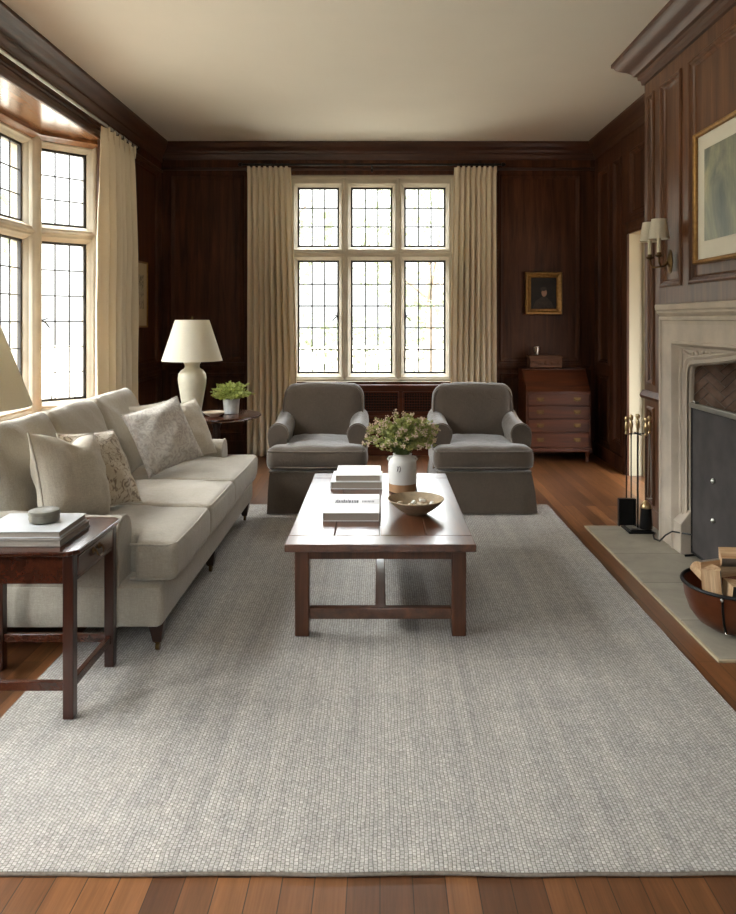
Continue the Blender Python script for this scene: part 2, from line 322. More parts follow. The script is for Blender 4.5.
# ------------------------------------------------------------------ mesh builder
class MB:
    def __init__(s): s.v = []; s.f = []
    def add(s, vs, fs):
        o = len(s.v); s.v += [Vector(p) for p in vs]; s.f += [tuple(i+o for i in f) for f in fs]; return s
    def box(s, x0, x1, y0, y1, z0, z1, M=None):
        vs = [Vector((x, y, z)) for z in (z0, z1) for y in (y0, y1) for x in (x0, x1)]
        if M is not None: vs = [M @ p for p in vs]
        return s.add(vs, [(0, 2, 3, 1), (4, 5, 7, 6), (0, 1, 5, 4), (2, 6, 7, 3), (0, 4, 6, 2), (1, 3, 7, 5)])
    def taper(s, cx, cy, z0, z1, h0, h1, dx=0, dy=0):     # square tapered post, half sizes h0 (bottom) / h1 (top)
        vs = [(cx+dx+a*h0, cy+dy+b*h0, z0) for b in (-1, 1) for a in (-1, 1)]+[(cx+a*h1, cy+b*h1, z1) for b in (-1, 1) for a in (-1, 1)]
        return s.add(vs, [(0, 2, 3, 1), (4, 5, 7, 6), (0, 1, 5, 4), (2, 6, 7, 3), (0, 4, 6, 2), (1, 3, 7, 5)])
    def quad(s, a, b, c, d): return s.add([a, b, c, d], [(0, 1, 2, 3)])
    def lathe(s, prof, c=(0, 0, 0), n=40, M=None, cap=True):
        c = Vector(c); vs = []; fs = []
        for r, z in prof:
            for k in range(n):
                a = 2*PI*k/n; p = Vector((r*math.cos(a), r*math.sin(a), z))
                vs.append((M @ p if M is not None else p)+c)
        for i in range(len(prof)-1):
            for k in range(n):
                k2 = (k+1) % n; fs.append((i*n+k, i*n+k2, (i+1)*n+k2, (i+1)*n+k))
        if cap:
            fs.append(tuple(reversed(range(n)))); m = (len(prof)-1)*n; fs.append(tuple(m+k for k in range(n)))
        return s.add(vs, fs)
    def tube(s, path, r, n=10, closed=False, cap=True):
        P = [Vector(p) for p in path]; L = len(P); vs = []; fs = []; up = None
        rr = r if isinstance(r, (list, tuple)) else [r]*L
        for i, p in enumerate(P):
            t = (P[(i+1) % L]-P[i-1]) if closed else (P[min(i+1, L-1)]-P[max(i-1, 0)])
            t.normalize()
            if up is None:
                up = Vector((0, 0, 1)) if abs(t.z) < 0.9 else Vector((1, 0, 0))
            x = up.cross(t); x.normalize(); y = t.cross(x); up = y
            for k in range(n):
                a = 2*PI*k/n; vs.append(p+rr[i]*(math.cos(a)*x+math.sin(a)*y))
        for i in range(L if closed else L-1):
            j = (i+1) % L
            for k in range(n):
                k2 = (k+1) % n; fs.append((i*n+k, i*n+k2, j*n+k2, j*n+k))
        if cap and not closed:
            fs.append(tuple(reversed(range(n)))); fs.append(tuple((L-1)*n+k for k in range(n)))
        return s.add(vs, fs)
    def sweep(s, prof, path, closed, O, U, V, N):
        """prof: (a, b) a = offset to the left of travel, b = along N; path: 2-D points mitred"""
        O, U, V, N = Vector(O), Vector(U), Vector(V), Vector(N); L = len(path); m = len(prof); vs = []; fs = []
        for i in range(L):
            p = Vector(path[i])
            d1 = (p-Vector(path[i-1])) if (closed or i > 0) else None
            d2 = (Vector(path[(i+1) % L])-p) if (closed or i < L-1) else None
            if d1 is None: d1 = d2
            if d2 is None: d2 = d1
            d1 = d1.normalized(); d2 = d2.normalized()
            n1 = Vector((-d1.y, d1.x)); n2 = Vector((-d2.y, d2.x))
            nn = (n1+n2); nn.normalize(); k = 1/max(0.3, nn.dot(n1))
            for a, b in prof:
                q = p+nn*a*k; vs.append(O+U*q.x+V*q.y+N*b)
        for i in range(L if closed else L-1):
            j = (i+1) % L
            for k in range(m-1):
                fs.append((i*m+k, j*m+k, j*m+k+1, i*m+k+1))
        return s.add(vs, fs)
    def grid(s, us, vs_, fn, skip=None):
        """rectilinear cells; fn(u,v)->point; skip(cu,cv)->bool"""
        for i in range(len(us)-1):
            for j in range(len(vs_)-1):
                cu = (us[i]+us[i+1])/2; cv = (vs_[j]+vs_[j+1])/2
                if skip and skip(cu, cv): continue
                s.quad(fn(us[i], vs_[j]), fn(us[i+1], vs_[j]), fn(us[i+1], vs_[j+1]), fn(us[i], vs_[j+1]))
        return s
    def prism(s, pts, axis, a, b):
        """extrude the 2-D outline along axis (0,1,2) from a to b"""
        def P(p, t):
            l = list(p); l.insert(axis, t); return tuple(l)
        n = len(pts); vs = [P(p, a) for p in pts]+[P(p, b) for p in pts]
        fs = [tuple(range(n)), tuple(reversed(range(n, 2*n)))]+[((i+1) % n, i, i+n, (i+1) % n+n) for i in range(n)]
        return s.add(vs, fs)
    def xf(s, M): s.v = [M @ p for p in s.v]; return s
    def warp(s, fn): s.v = [Vector(fn(p)) for p in s.v]; return s
    def build(s, name, mat, parent=None, origin=None, smooth=True, bevel=0, seg=2, angle=35, merge=False, subd=0):
        sh = Vector((0, 0, 0))
        if parent is not None:
            q = parent
            while q is not None: sh += q.location; q = q.parent
            if s_local.get(parent.name): sh = Vector((0, 0, 0))
        elif origin is not None: sh = Vector(origin)
        me = bpy.data.meshes.new(name); me.from_pydata([p-sh for p in s.v], [], s.f)
        bm = bmesh.new(); bm.from_mesh(me)
        if merge: bmesh.ops.remove_doubles(bm, verts=bm.verts, dist=1e-5)
        bmesh.ops.recalc_face_normals(bm, faces=bm.faces)
        bm.to_mesh(me); bm.free()
        if smooth:
            for p in me.polygons: p.use_smooth = True
            me.set_sharp_from_angle(angle=math.radians(angle))
        me.materials.append(mat if not isinstance(mat, str) else MT[mat])
        o = bpy.data.objects.new(name, me); COL.objects.link(o)
        if parent is not None:
            o.parent = parent
            if s_local.get(parent.name): s_local[o.name] = True
        elif origin is not None: o.location = origin
        if bevel:
            b = o.modifiers.new('soft_edge', 'BEVEL'); b.width = bevel; b.segments = seg; b.limit_method = 'ANGLE'; b.angle_limit = math.radians(40)
        if subd:
            b = o.modifiers.new('smooth', 'SUBSURF'); b.levels = subd; b.render_levels = subd
        return o
s_local = {}

def thing(name, label, cat, loc, group=None, rot=None, local=False):
    o = bpy.data.objects.new(name, None); COL.objects.link(o); o.location = loc; o.empty_display_size = 0.1
    if rot: o.rotation_euler = rot
    o['label'] = label; o['category'] = cat
    if group: o['group'] = group
    if local: s_local[o.name] = True
    return o
def tag(o, label, cat, group=None, kind=None):
    o['label'] = label; o['category'] = cat
    if group: o['group'] = group
    if kind: o['kind'] = kind
    return o
def struct(o, label=None, cat=None):
    o['kind'] = 'structure'
    if label: o['label'] = label
    if cat: o['category'] = cat
    return o
def dup(root, loc, label, rot=None):
    r = root.copy(); COL.objects.link(r); r.location = loc; r['label'] = label
    if rot: r.rotation_euler = rot
    for ch in list(root.children):
        c = ch.copy(); COL.objects.link(c); c.parent = r
        for g in list(ch.children):
            d = g.copy(); COL.objects.link(d); d.parent = c
    return r

def cushion(sx, sy, sz, r, cell=0.025, crown=0.0, side=0.0, nz=0.0, seed=0):
    """soft rounded box centred at the origin; crown bulges top and bottom, side bulges the sides"""
    h = Vector((sx/2, sy/2, sz/2)); mb = MB(); idx = {}
    def put(p):
        q = Vector([max(-(h[i]-r), min(h[i]-r, p[i])) for i in range(3)]); d = p-q
        if d.length > 1e-9: d = d.normalized()*r
        o = q+d
        u, v, w = o.x/h.x, o.y/h.y, o.z/h.z
        c = (1-u*u)*(1-v*v)
        o.z += crown*w*c
        o.x += side*u*(1-v*v)*(1-w*w); o.y += side*v*(1-u*u)*(1-w*w)
        if nz:
            o += Vector([noise.noise((p*5+Vector((seed*7.1+i*31, i*3, 0))))*nz for i in range(3)])
            o.z += noise.noise(Vector((p.x*14+seed, p.y*5, p.z*5)))*nz*0.5
        return o
    for ax in range(3):
        a, b = [(1, 2), (2, 0), (0, 1)][ax]
        na = max(4, int(2*h[a]/cell)); nb = max(4, int(2*h[b]/cell))
        for sg in (-1, 1):
            for i in range(na):
                for j in range(nb):
                    f = []
                    for (di, dj) in ((0, 0), (1, 0), (1, 1), (0, 1)):
                        p = Vector((0, 0, 0)); p[ax] = sg*h[ax]
                        # denser towards the edges
                        ta = math.sin((2*(i+di)/na-1)*PI/2)*0.35+(2*(i+di)/na-1)*0.65
                        tb = math.sin((2*(j+dj)/nb-1)*PI/2)*0.35+(2*(j+dj)/nb-1)*0.65
                        p[a] = h[a]*ta; p[b] = h[b]*tb
                        key = tuple(round(x, 5) for x in p)
                        if key not in idx: idx[key] = len(mb.v); mb.v.append(put(p))
                        f.append(idx[key])
                    mb.f.append(tuple(f) if sg > 0 else tuple(reversed(f)))
    return mb

def pillow(S, T, seed=0, n=28, chop=0.0):
    """square scatter cushion in the XZ plane, thickness along Y, bottom corners at z=0"""
    mb = MB(); H = S/2
    def pt(i, j, sg):
        u = 2*i/n-1; v = 2*j/n-1
        u = math.sin(u*PI/2)*0.5+u*0.5; v = math.sin(v*PI/2)*0.5+v*0.5
        t = ((1-abs(u)**2.4)*(1-abs(v)**2.4))**0.55*T/2
        x = H*u*(1-0.07*(1-v*v)*abs(u)**3); z = H*v*(1-0.07*(1-u*u)*abs(v)**3)
        if chop and v > 0: z -= chop*v*v*math.exp(-(u*u)/0.12)
        edge = (1-u**8)*(1-v**8)
        w = noise.noise(Vector((u*2.2+seed*3, v*2.2, sg*2)))*0.018+noise.noise(Vector((u*5+seed, v*5, sg*5)))*0.007
        # gathers running from the corners
        g = 0
        for a in (-1, 1):
            for b in (-1, 1):
                d = math.hypot(u-a, v-b); an = math.atan2(v-b, u-a)
                g += math.sin(an*11+seed)*0.007*math.exp(-d*2.3)
        return Vector((x, sg*t+(w+g)*edge*(1 if sg > 0 else 1), z+H))
    def ix(i, j, sg): return (0 if sg > 0 else (n+1)**2)+i*(n+1)+j
    for sg in (1, -1):
        for i in range(n+1):
            for j in range(n+1): mb.v.append(pt(i, j, sg))
    for sg in (1, -1):
        for i in range(n):
            for j in range(n):
                f = (ix(i, j, sg), ix(i+1, j, sg), ix(i+1, j+1, sg), ix(i, j+1, sg))
                mb.f.append(f if sg < 0 else tuple(reversed(f)))
    ring = [(i, 0) for i in range(n)]+[(n, j) for j in range(n)]+[(i, n) for i in range(n, 0, -1)]+[(0, j) for j in range(n, 0, -1)]
    edge = [(pt(i, j, 1)+pt(i, j, -1))/2 for i, j in ring]
    return mb, edge

def rrect(x0, x1, z0, z1, r, n=5, corners=(1, 1, 1, 1)):
    pts = []
    for (cx, cz, a0, on) in ((x1-r, z0+r, -PI/2, corners[0]), (x1-r, z1-r, 0, corners[1]), (x0+r, z1-r, PI/2, corners[2]), (x0+r, z0+r, PI, corners[3])):
        if on:
            for k in range(n+1):
                a = a0+PI/2*k/n; pts.append((cx+r*math.cos(a), cz+r*math.sin(a)))
        else:
            a = a0+PI/4; pts.append((cx+(r if math.cos(a) > 0 else -r), cz+(r if math.sin(a) > 0 else -r)))
    return pts

# ------------------------------------------------------------------ room shell
XL, XR, YB, YF, ZC = -2.30, 2.26, 7.9, -1.6, 3.275
BX, BY0, BY1 = 1.87, 2.44, 5.3          # chimney breast
MOULD = [(-0.014, 0.0), (-0.012, 0.010), (-0.002, 0.015), (0.008, 0.012), (0.014, 0.003), (0.022, 0.000), (0.030, -0.012), (0.040, -0.016)]

def panelwall(mb, O, U, V, N, w, h, panels=(), holes=(), u0=0.0, v0=0.0, rec=0.016, mould=MOULD):
    O, U, V, N = Vector(O), Vector(U), Vector(V), Vector(N)
    us = sorted({u0, w} | {x for r in list(panels)+list(holes) for x in (r[0], r[2])})
    vs = sorted({v0, h} | {x for r in list(panels)+list(holes) for x in (r[1], r[3])})
    ins = lambda r, u, v: r[0] < u < r[2] and r[1] < v < r[3]
    mb.grid(us, vs, lambda u, v: O+U*u+V*v, lambda u, v: any(ins(r, u, v) for r in list(panels)+list(holes)))
    for r in panels:
        q = [(r[0], r[1]), (r[2], r[1]), (r[2], r[3]), (r[0], r[3])]
        mb.sweep(mould, q, True, O, U, V, N)
        e = 0.0
        pts = [O+U*a+V*b-N*rec for a, b in q]
        mb.quad(*pts)
        for i in range(4):
            a, b = q[i], q[(i+1) % 4]
            mb.quad(O+U*a[0]+V*a[1], O+U*b[0]+V*b[1], O+U*b[0]+V*b[1]-N*rec, O+U*a[0]+V*a[1]-N*rec)
    return mb

# floor
m = MB(); m.box(-3.6, 4.2, YF-0.3, YB+0.3, -0.12, 0.0)
struct(m.build('floor', 'floor', smooth=False))
m = MB(); m.box(XL-0.05, XR+0.05, YF-0.1, YB+0.1, ZC, ZC+0.1)
struct(m.build('ceiling', 'ceil', smooth=False))

# back wall  (u = x - XL)
W = XR-XL
win_b = (-0.975-XL, 0.76, 0.795-XL, 2.945)
ux = lambda x: x-XL
m = MB()
panelwall(m, (XL, YB, 0), (1, 0, 0), (0, 0, 1), (0, -1, 0), W, ZC,
    panels=[(0.10, 0.98, 0.86, 2.93), (0.10, 0.22, 0.86, 0.84), (ux(1.27), 0.98, ux(2.10), 2.93), (ux(1.27), 0.22, ux(2.10), 0.84)],
    holes=[win_b])
# reveal of the window opening
for (a, b) in (((win_b[0], win_b[1]), (win_b[2], win_b[1])), ((win_b[2], win_b[1]), (win_b[2], win_b[3])), ((win_b[2], win_b[3]), (win_b[0], win_b[3])), ((win_b[0], win_b[3]), (win_b[0], win_b[1]))):
    m.quad((XL+a[0], YB, a[1]), (XL+b[0], YB, b[1]), (XL+b[0], YB+0.3, b[1]), (XL+a[0], YB+0.3, a[1]))
# chair rail left and right of the window
for x0, x1 in ((XL, -0.99), (0.81, XR)):
    m.sweep([(0, 0), (0.0, 0.018), (0.02, 0.026), (0.035, 0.018), (0.05, 0.008), (0.05, 0)], [(x0-XL, 0.885), (x1-XL, 0.885)], False, (XL, YB, 0), (1, 0, 0), (0, 0, 1), (0, -1, 0))
struct(m.build('wall_back', 'wall'))

# left wall (u = y - YF)
uy = lambda y: y-YF
bay = (uy(1.45), 0.66, uy(6.12), 2.885)
m = MB()
panelwall(m, (XL, YF, 0), (0, 1, 0), (0, 0, 1), (1, 0, 0), YB-YF, ZC,
    panels=[(uy(6.62), 0.98, uy(7.74), 2.93), (uy(6.62), 0.2, uy(7.74), 0.84), (0.2, 0.98, uy(1.2), 2.8), (0.2, 0.2, uy(1.2), 0.84)]
    + [(uy(1.6+i*0.92), 0.2, uy(1.6+i*0.92+0.78), 0.56) for i in range(5)], holes=[bay])
m.sweep([(0, 0), (0.0, 0.018), (0.02, 0.026), (0.035, 0.018), (0.05, 0.008), (0.05, 0)], [(uy(6.16), 0.885), (uy(YB), 0.885)], False, (XL, YF, 0), (0, 1, 0), (0, 0, 1), (1, 0, 0))
struct(m.build('wall_left', 'wall'))
# moulding round the bay opening
m = MB(); m.sweep([(0.0, 0.0), (0.0, 0.02), (-0.02, 0.028), (-0.05, 0.02), (-0.07, 0.012), (-0.075, 0)], [(bay[0], bay[1]), (bay[0], bay[3]), (bay[2], bay[3]), (bay[2], bay[1])][::-1], False, (XL, YF, 0), (0, 1, 0), (0, 0, 1), (1, 0, 0))
struct(m.build('trim_1', 'wallh'))

# bay soffit and sill
plan = [(XL, 6.12), (-2.35, 6.23), (-2.70, 5.86), (-2.70, 1.75), (-2.35, 1.36), (XL, 1.45)]
outer = [(XL, 6.45), (-2.42, 6.45), (-3.0, 5.95), (-3.0, 1.65), (-2.42, 1.1), (XL, 1.1)]
m = MB(); m.prism([(x, y) for x, y in outer], 2, 2.885, 3.0)
m.sweep([(0.0, -0.0), (0.05, 0.0), (0.055, -0.03), (0.03, -0.04), (0.012, -0.055), (0.0, -0.06)], plan[1:5], False, (0, 0, 2.885), (1, 0, 0), (0, 1, 0), (0, 0, 1))
struct(m.build('trim_2', 'soffit'), 'polished wood soffit over the bay window', 'soffit')
m = MB(); m.prism([(-2.19, 6.12), (-2.254, 6.12)] + outer[:0] + [(-2.35, 6.23), (-2.75, 5.86), (-2.75, 1.75), (-2.35, 1.36), (-2.254, 1.45), (-2.19, 1.45)], 2, 0.635, 0.672)
struct(m.build('window_sill_board', 'soffit', bevel=0.006), 'wide wooden sill board along the bay window behind the sofa', 'window sill')
# bay walls under and over the stone windows (outer skin)
m = MB()
for a, b in zip(outer[1:5], outer[2:5]+outer[5:]):
    if a == b: continue
    m.quad((a[0], a[1], -0.9), (b[0], b[1], -0.9), (b[0], b[1], 0.66), (a[0], a[1], 0.66))
struct(m.build('wall_bay', 'stonew'))
# return cheeks between the wall and the canted windows
m = MB()
for a, b in (((XL, 6.12), (-2.35, 6.23)), ((-2.35, 1.36), (XL, 1.45))):
    m.quad((a[0], a[1], 0.66), (b[0], b[1], 0.66), (b[0], b[1], 2.885), (a[0], a[1], 2.885))
for (x0, y0, x1, y1) in ((-2.35, 6.23, -2.35, 6.6), (-2.35, 1.36, -2.35, 0.9)):
    m.quad((x0, y0, 0.66), (x1, y1, 0.66), (x1, y1, 2.885), (x0, y0, 2.885))
struct(m.build('trim_3', 'wall'), 'wooden cheek beside the bay window', 'reveal')

# ------------------------------------------------------------------ stone mullioned windows
def stone_window(name, O, U, N, w, h, lights, sill=True, label='', cat='window', cw=0.0066):
    """lights: list of (u0,v0,u1,v1,cols,rows,handle_side)"""
    O, U, N = Vector(O), Vector(U), Vector(N); V = Vector((0, 0, 1))
    root = bpy.data.objects.new(name, None); COL.objects.link(root); root.location = O
    root['kind'] = 'structure'; root['label'] = label; root['category'] = cat
    mb = MB(); e = 0.035
    holes = [(l[0]-e, l[1]-e, l[2]+e, l[3]+e) for l in lights]
    panelwall(mb, O, U, V, N, w, h, holes=holes)
    for l in lights:
        q = [(l[0], l[1]), (l[2], l[1]), (l[2], l[3]), (l[0], l[3])]
        mb.sweep([(-e, 0), (-e+0.006, -0.004), (-e+0.008, -0.016), (-0.014, -0.03), (0, -0.055), (0, -0.075), (0.0, -0.16)], q, True, O, U, V, N)
    mb.sweep([(0, -0.12), (0, 0.014), (0.02, 0.020), (0.034, 0.012), (0.04, 0.0)], [(0, 0), (w, 0), (w, h), (0, h)], True, O, U, V, N)
    us_ = sorted({round(l[0], 4) for l in lights}); ue_ = sorted({round(l[2], 4) for l in lights})
    for a_, b_ in zip(ue_[:-1], us_[1:]):
        u = (a_+b_)/2; mb.tube([O+U*u+V*0.02+N*0.0, O+U*u+V*(h-0.03)+N*0.0], 0.017, 10)
    v0_ = sorted({round(l[3], 4) for l in lights})[0]; v1_ = sorted({round(l[1], 4) for l in lights})[-1]
    mb.tube([O+U*0.03+V*(v0_+v1_)/2, O+U*(w-0.03)+V*(v0_+v1_)/2], 0.017, 10)
    fr = mb.build('window_frame', 'stonew', root)
    if sill:
        s_ = MB(); c = [O+U*(-0.02)+V*(-0.03), O+U*(w+0.02)+V*(-0.03)]
        vs = []
        for p in c:
            for (dv, dn) in ((-0.02, -0.05), (-0.02, 0.045), (0.03, 0.045), (0.045, -0.05)): vs.append(p+V*dv+N*dn)
        s_.add(vs, [(0, 1, 5, 4), (1, 2, 6, 5), (2, 3, 7, 6), (3, 0, 4, 7), (0, 3, 2, 1), (4, 5, 6, 7)])
        s_.build('window_sill', 'stonew', root, bevel=0.005)
    D = -0.085
    def bar(mb, u0, v0, u1, v1, d0, d1):
        vs = [O+U*u+V*v+N*d for d in (d0, d1) for v in (v0, v1) for u in (u0, u1)]
        mb.add(vs, [(0, 2, 3, 1), (4, 5, 7, 6), (0, 1, 5, 4), (2, 6, 7, 3), (0, 4, 6, 2), (1, 3, 7, 5)])
    for (a, b, c, d, nc, nr, hs) in lights:
        cm = MB(); f = 0.02
        bar(cm, a, b, a+f, d, D-0.012, D+0.014); bar(cm, c-f, b, c, d, D-0.012, D+0.014)
        bar(cm, a, b, c, b+f, D-0.012, D+0.014); bar(cm, a, d-f, c, d, D-0.012, D+0.014)
        for i in range(1, nc):
            u = a+f+(c-a-2*f)*i/nc; bar(cm, u-cw, b+f, u+cw, d-f, D-0.005, D+0.006)
        for j in range(1, nr):
            v = b+f+(d-b-2*f)*j/nr; bar(cm, a+f, v-cw, c-f, v+cw, D-0.005, D+0.006)
        co = cm.build('casement', 'came', root, smooth=False)
        g = MB(); g.quad(*[O+U*u+V*v+N*D for u, v in ((a+0.01, b+0.01), (c-0.01, b+0.01), (c-0.01, d-0.01), (a+0.01, d-0.01))])
        g.build('pane', 'glass', co, smooth=False)
        if hs:
            u = c-0.012 if hs > 0 else a+0.012; v = (b+d)/2+0.0; sg = -1 if hs > 0 else 1
            hm = MB()
            bar(hm, u-0.010, v-0.03, u+0.010, v+0.05, D+0.012, D+0.022)
            P = lambda du, dv, dn: O+U*(u+du*sg)+V*(v+dv)+N*(D+dn)
            hm.tube([P(0, 0.01, 0.02), P(0, 0.01, 0.045), P(0.03, -0.01, 0.05), P(0.06, -0.05, 0.05)], [0.006, 0.007, 0.006, 0.005], 8)
            hm.tube([P(0.0, 0.01, 0.045), P(0.045, 0.025, 0.05)], 0.005, 8)
            hm.build('handle', 'black', co)
            for k in (0.25, 0.75):   # stay pegs on the bottom rail
                pm = MB(); uu = a+(c-a)*k
                pm.tube([O+U*(uu)+V*(b+0.015)+N*(D+0.02), O+U*(uu)+V*(b+0.05)+N*(D+0.03)], 0.005, 6)
                pm.build('stay_peg', 'black', co)
    return root

cx0 = -0.09
L = []
for k in (-1, 0, 1):
    c = cx0+k*0.57-(-0.975)
    L.append((c-0.222, 2.19-0.76, c+0.222, 2.83-0.76, 3, 3, 0))
    L.append((c-0.222, 0.84-0.76, c+0.222, 2.05-0.76, 3, 5, {-1: 1, 0: 0, 1: -1}[k]))
stone_window('window_1', (-0.975, YB+0.06, 0.76), (1, 0, 0), (0, -1, 0), 1.77, 2.185, L, label='six-light leaded stone window in the far wall between long curtains')

# canted bay light (far end), long bay side, near cant
def cant(name, p0, p1, n, label, sub=None):
    p0 = Vector((p0[0], p0[1], 0)); p1 = Vector((p1[0], p1[1], 0)); d = p1-p0; w = d.length; U = d.normalized()
    N = Vector((0, 0, 1)).cross(U) * -1
    N = U.cross(Vector((0, 0, 1)))
    z0 = 0.675; h = 2.885-z0; lights = []
    pw = w/n
    for i in range(n):
        a = i*pw+(0.06 if n > 1 else 0.06); b = (i+1)*pw-0.06
        lights.append((a, 2.17-z0, b, 2.78-z0, 3, 3, 0)); lights.append((a, 0.76-z0, b, 2.04-z0, 3, 6, 1 if i % 2 else -1))
    return stone_window(name, (p0.x, p0.y, z0), U, N, w, h, lights, label=label, sill=True, cw=0.0042)
cant('window_2', (-2.70, 5.86), (-2.35, 6.23), 1, 'narrow angled light at the far end of the bay window')
cant('window_3', (-2.70, 1.75), (-2.70, 5.86), 7, 'long side of the bay window behind the sofa')
cant('window_4', (-2.35, 1.36), (-2.70, 1.75), 1, 'narrow angled light at the near end of the bay window')
# corner posts where the bay facets meet
m = MB()
for (x, y) in ((-2.72, 5.88), (-2.72, 1.73)):
    m.lathe([(0.062, 0.0), (0.062, 2.21)], (x, y, 0.675), 16)
struct(m.build('trim_4', 'stonew'), 'stone corner post of the bay window', 'post')

# right wall: beyond the breast with the doorway, and before it
m = MB(); ur = lambda y: YB-y
door = (ur(6.80), 0.0, ur(5.42), 2.19)
panelwall(m, (XR, YB, 0), (0, -1, 0), (0, 0, 1), (-1, 0, 0), ur(BY1), ZC,
    panels=[(ur(7.74), 0.98, ur(7.40), 2.93), (ur(7.74), 0.2, ur(7.40), 0.84), (ur(7.24), 0.25, ur(7.02), 2.93), (ur(6.76), 2.36, ur(5.45), 2.93)], holes=[door])
struct(m.build('wall_right', 'wall'))
m = MB()
for y in (6.80, 5.42):
    m.quad((XR, y, 0), (XR+0.12, y, 0), (XR+0.12, y, 2.19), (XR, y, 2.19))
m.quad((XR, 6.80, 2.19), (XR+0.12, 6.80, 2.19), (XR+0.12, 5.42, 2.19), (XR, 5.42, 2.19))
struct(m.build('door_2', 'plaster'), 'cream painted lining of the doorway', 'doorway')

m = MB()
panelwall(m, (XR, BY0, 0), (0, -1, 0), (0, 0, 1), (-1, 0, 0), BY0-YF, ZC, panels=[(0.2, 0.98, 1.9, 2.93), (2.1, 0.98, 3.8, 2.93), (0.2, 0.2, 1.9, 0.84), (2.1, 0.2, 3.8, 0.84)])
struct(m.build('wall_right_near', 'wall'))
# door lining and casing
m = MB()
m.sweep([(0.0, 0.0), (0.0, 0.022), (-0.03, 0.03), (-0.06, 0.022), (-0.095, 0.028), (-0.11, 0.012), (-0.11, 0)], [(door[0], 0.0), (door[0], 2.19), (door[2], 2.19), (door[2], 0.0)][::-1], False, (XR, YB, 0), (0, -1, 0), (0, 0, 1), (-1, 0, 0))
struct(m.build('door_1', 'wall'), 'panelled doorway casing beside the chimney breast', 'doorway')
# hall beyond the doorway
m = MB()
m.box(XR+0.12, XR+0.16, 6.74, 6.80, 0, 2.19); m.box(XR+0.12, 3.7, 6.80, 6.86, 0, 2.7)
m.box(3.7, 3.76, 4.4, 6.86, 0, 1.5); m.box(3.7, 3.76, 4.4, 6.86, 2.1, 2.7); m.box(XR+0.12, 3.76, 4.4, 6.86, 2.7, 2.76)  # gap in the outer hall wall added to let sky light in
m.box(XR+0.12, XR+0.14, 4.4, 5.40, 0, 2.7); m.box(XR+0.12, XR+0.14, 5.40, 6.80, 2.22, 2.7)
for xx in (2.46, 2.52, 2.95): m.box(xx, xx+0.02, 6.785, 6.805, 0.14, 2.7)
m.box(XR+0.17, 3.7, 6.77, 6.805, 0.0, 0.14)
struct(m.build('wall_hall', 'plaster'), 'cream hall wall seen through the doorway', 'wall')

# added lamp, out of view, to brighten the cream hall beyond the doorway
hl = thing('added_hall_lamp', 'white globe lamp added to light the hall beyond the doorway', 'added ceiling lamp', (3.05, 5.5, 2.7))
m = MB(); m.lathe([(0.05, -0.02), (0.05, 0.0), (0.012, -0.02), (0.012, -0.10)], (3.05, 5.5, 2.7), 20); m.build('added_lamp_rose', 'dbrass', hl)
m = MB(); m.lathe([(0.10*math.sin(PI*k/12)+0.001, -0.20+0.10*math.cos(PI*k/12)) for k in range(13)], (3.05, 5.5, 2.7), 24, cap=False)
gm = NT('added_lamp_globe'); gm.b.inputs['Emission Color'].default_value = (1, 0.86, 0.62, 1); gm.b.inputs['Emission Strength'].default_value = 14
m.build('globe', gm.m, hl)

# front wall behind the camera, with a high leaded window added for front light
m = MB(); fw = (1.50, 1.15, 3.06, 2.85)
panelwall(m, (XR, YF, 0), (-1, 0, 0), (0, 0, 1), (0, 1, 0), W, ZC, holes=[fw], panels=[(0.12, 0.98, 1.32, 2.93), (3.24, 0.98, 4.44, 2.93), (0.12, 0.2, 1.32, 0.84), (3.24, 0.2, 4.44, 0.84), (1.5, 0.2, 3.06, 0.84)])
struct(m.build('wall_front', 'wall'))
L = []
for k in range(2):
    a = 0.07+k*0.73; L += [(a, 0.1, a+0.66, 1.0, 3, 4, 0), (a, 1.1, a+0.66, 1.62, 3, 3, 0)]
stone_window('window_front_added', (XR-1.50, YF-0.04, 1.15), (-1, 0, 0), (0, 1, 0), 1.56, 1.7, L, label='two-light leaded window added behind the viewer for front light')

# chimney breast: panelled front (u = BY1 - y), hole for the fire opening
ub = lambda y: BY1-y
m = MB()
panelwall(m, (BX, BY1, 0), (0, -1, 0), (0, 0, 1), (-1, 0, 0), BY1-BY0, ZC, panels=[
    (ub(5.22), 0.98, ub(5.12), 2.96), (ub(5.22), 0.16, ub(5.12), 0.80),
    (ub(4.98), 1.64, ub(4.66), 2.96), (ub(4.52), 1.64, ub(3.22), 2.96),
    (ub(3.08), 1.64, ub(2.76), 2.96), (ub(2.62), 0.98, ub(2.52), 2.96), (ub(2.62), 0.16, ub(2.52), 0.80)], holes=[(ub(4.60), 0.0, ub(3.14), 1.3)])
m.quad((BX, BY1, 0), (XR, BY1, 0), (XR, BY1, ZC), (BX, BY1, ZC))
m.quad((BX, BY0, 0), (XR, BY0, 0), (XR, BY0, ZC), (BX, BY0, ZC))
for y0, y1 in ((4.86, BY1+0.015), (BY0-0.015, 2.88)):      # dado rail and plinth
    m.prism([(BX, 0.84), (BX-0.025, 0.85), (BX-0.035, 0.875), (BX-0.02, 0.90), (BX-0.008, 0.92), (BX, 0.92)], 1, y0, y1) if False else None
    m.sweep([(0, 0), (0.004, 0.022), (0.025, 0.032), (0.045, 0.018), (0.06, 0.006), (0.06, 0)], [(ub(y1), 0.86), (ub(y0), 0.86)], False, (BX, BY1, 0), (0, -1, 0), (0, 0, 1), (-1, 0, 0))
    m.box(BX-0.014, BX+0.01, y0, y1, 0, 0.12)
struct(m.build('chimney_breast', 'breast'), 'panelled wooden chimney breast above and around the fireplace', 'chimney breast')

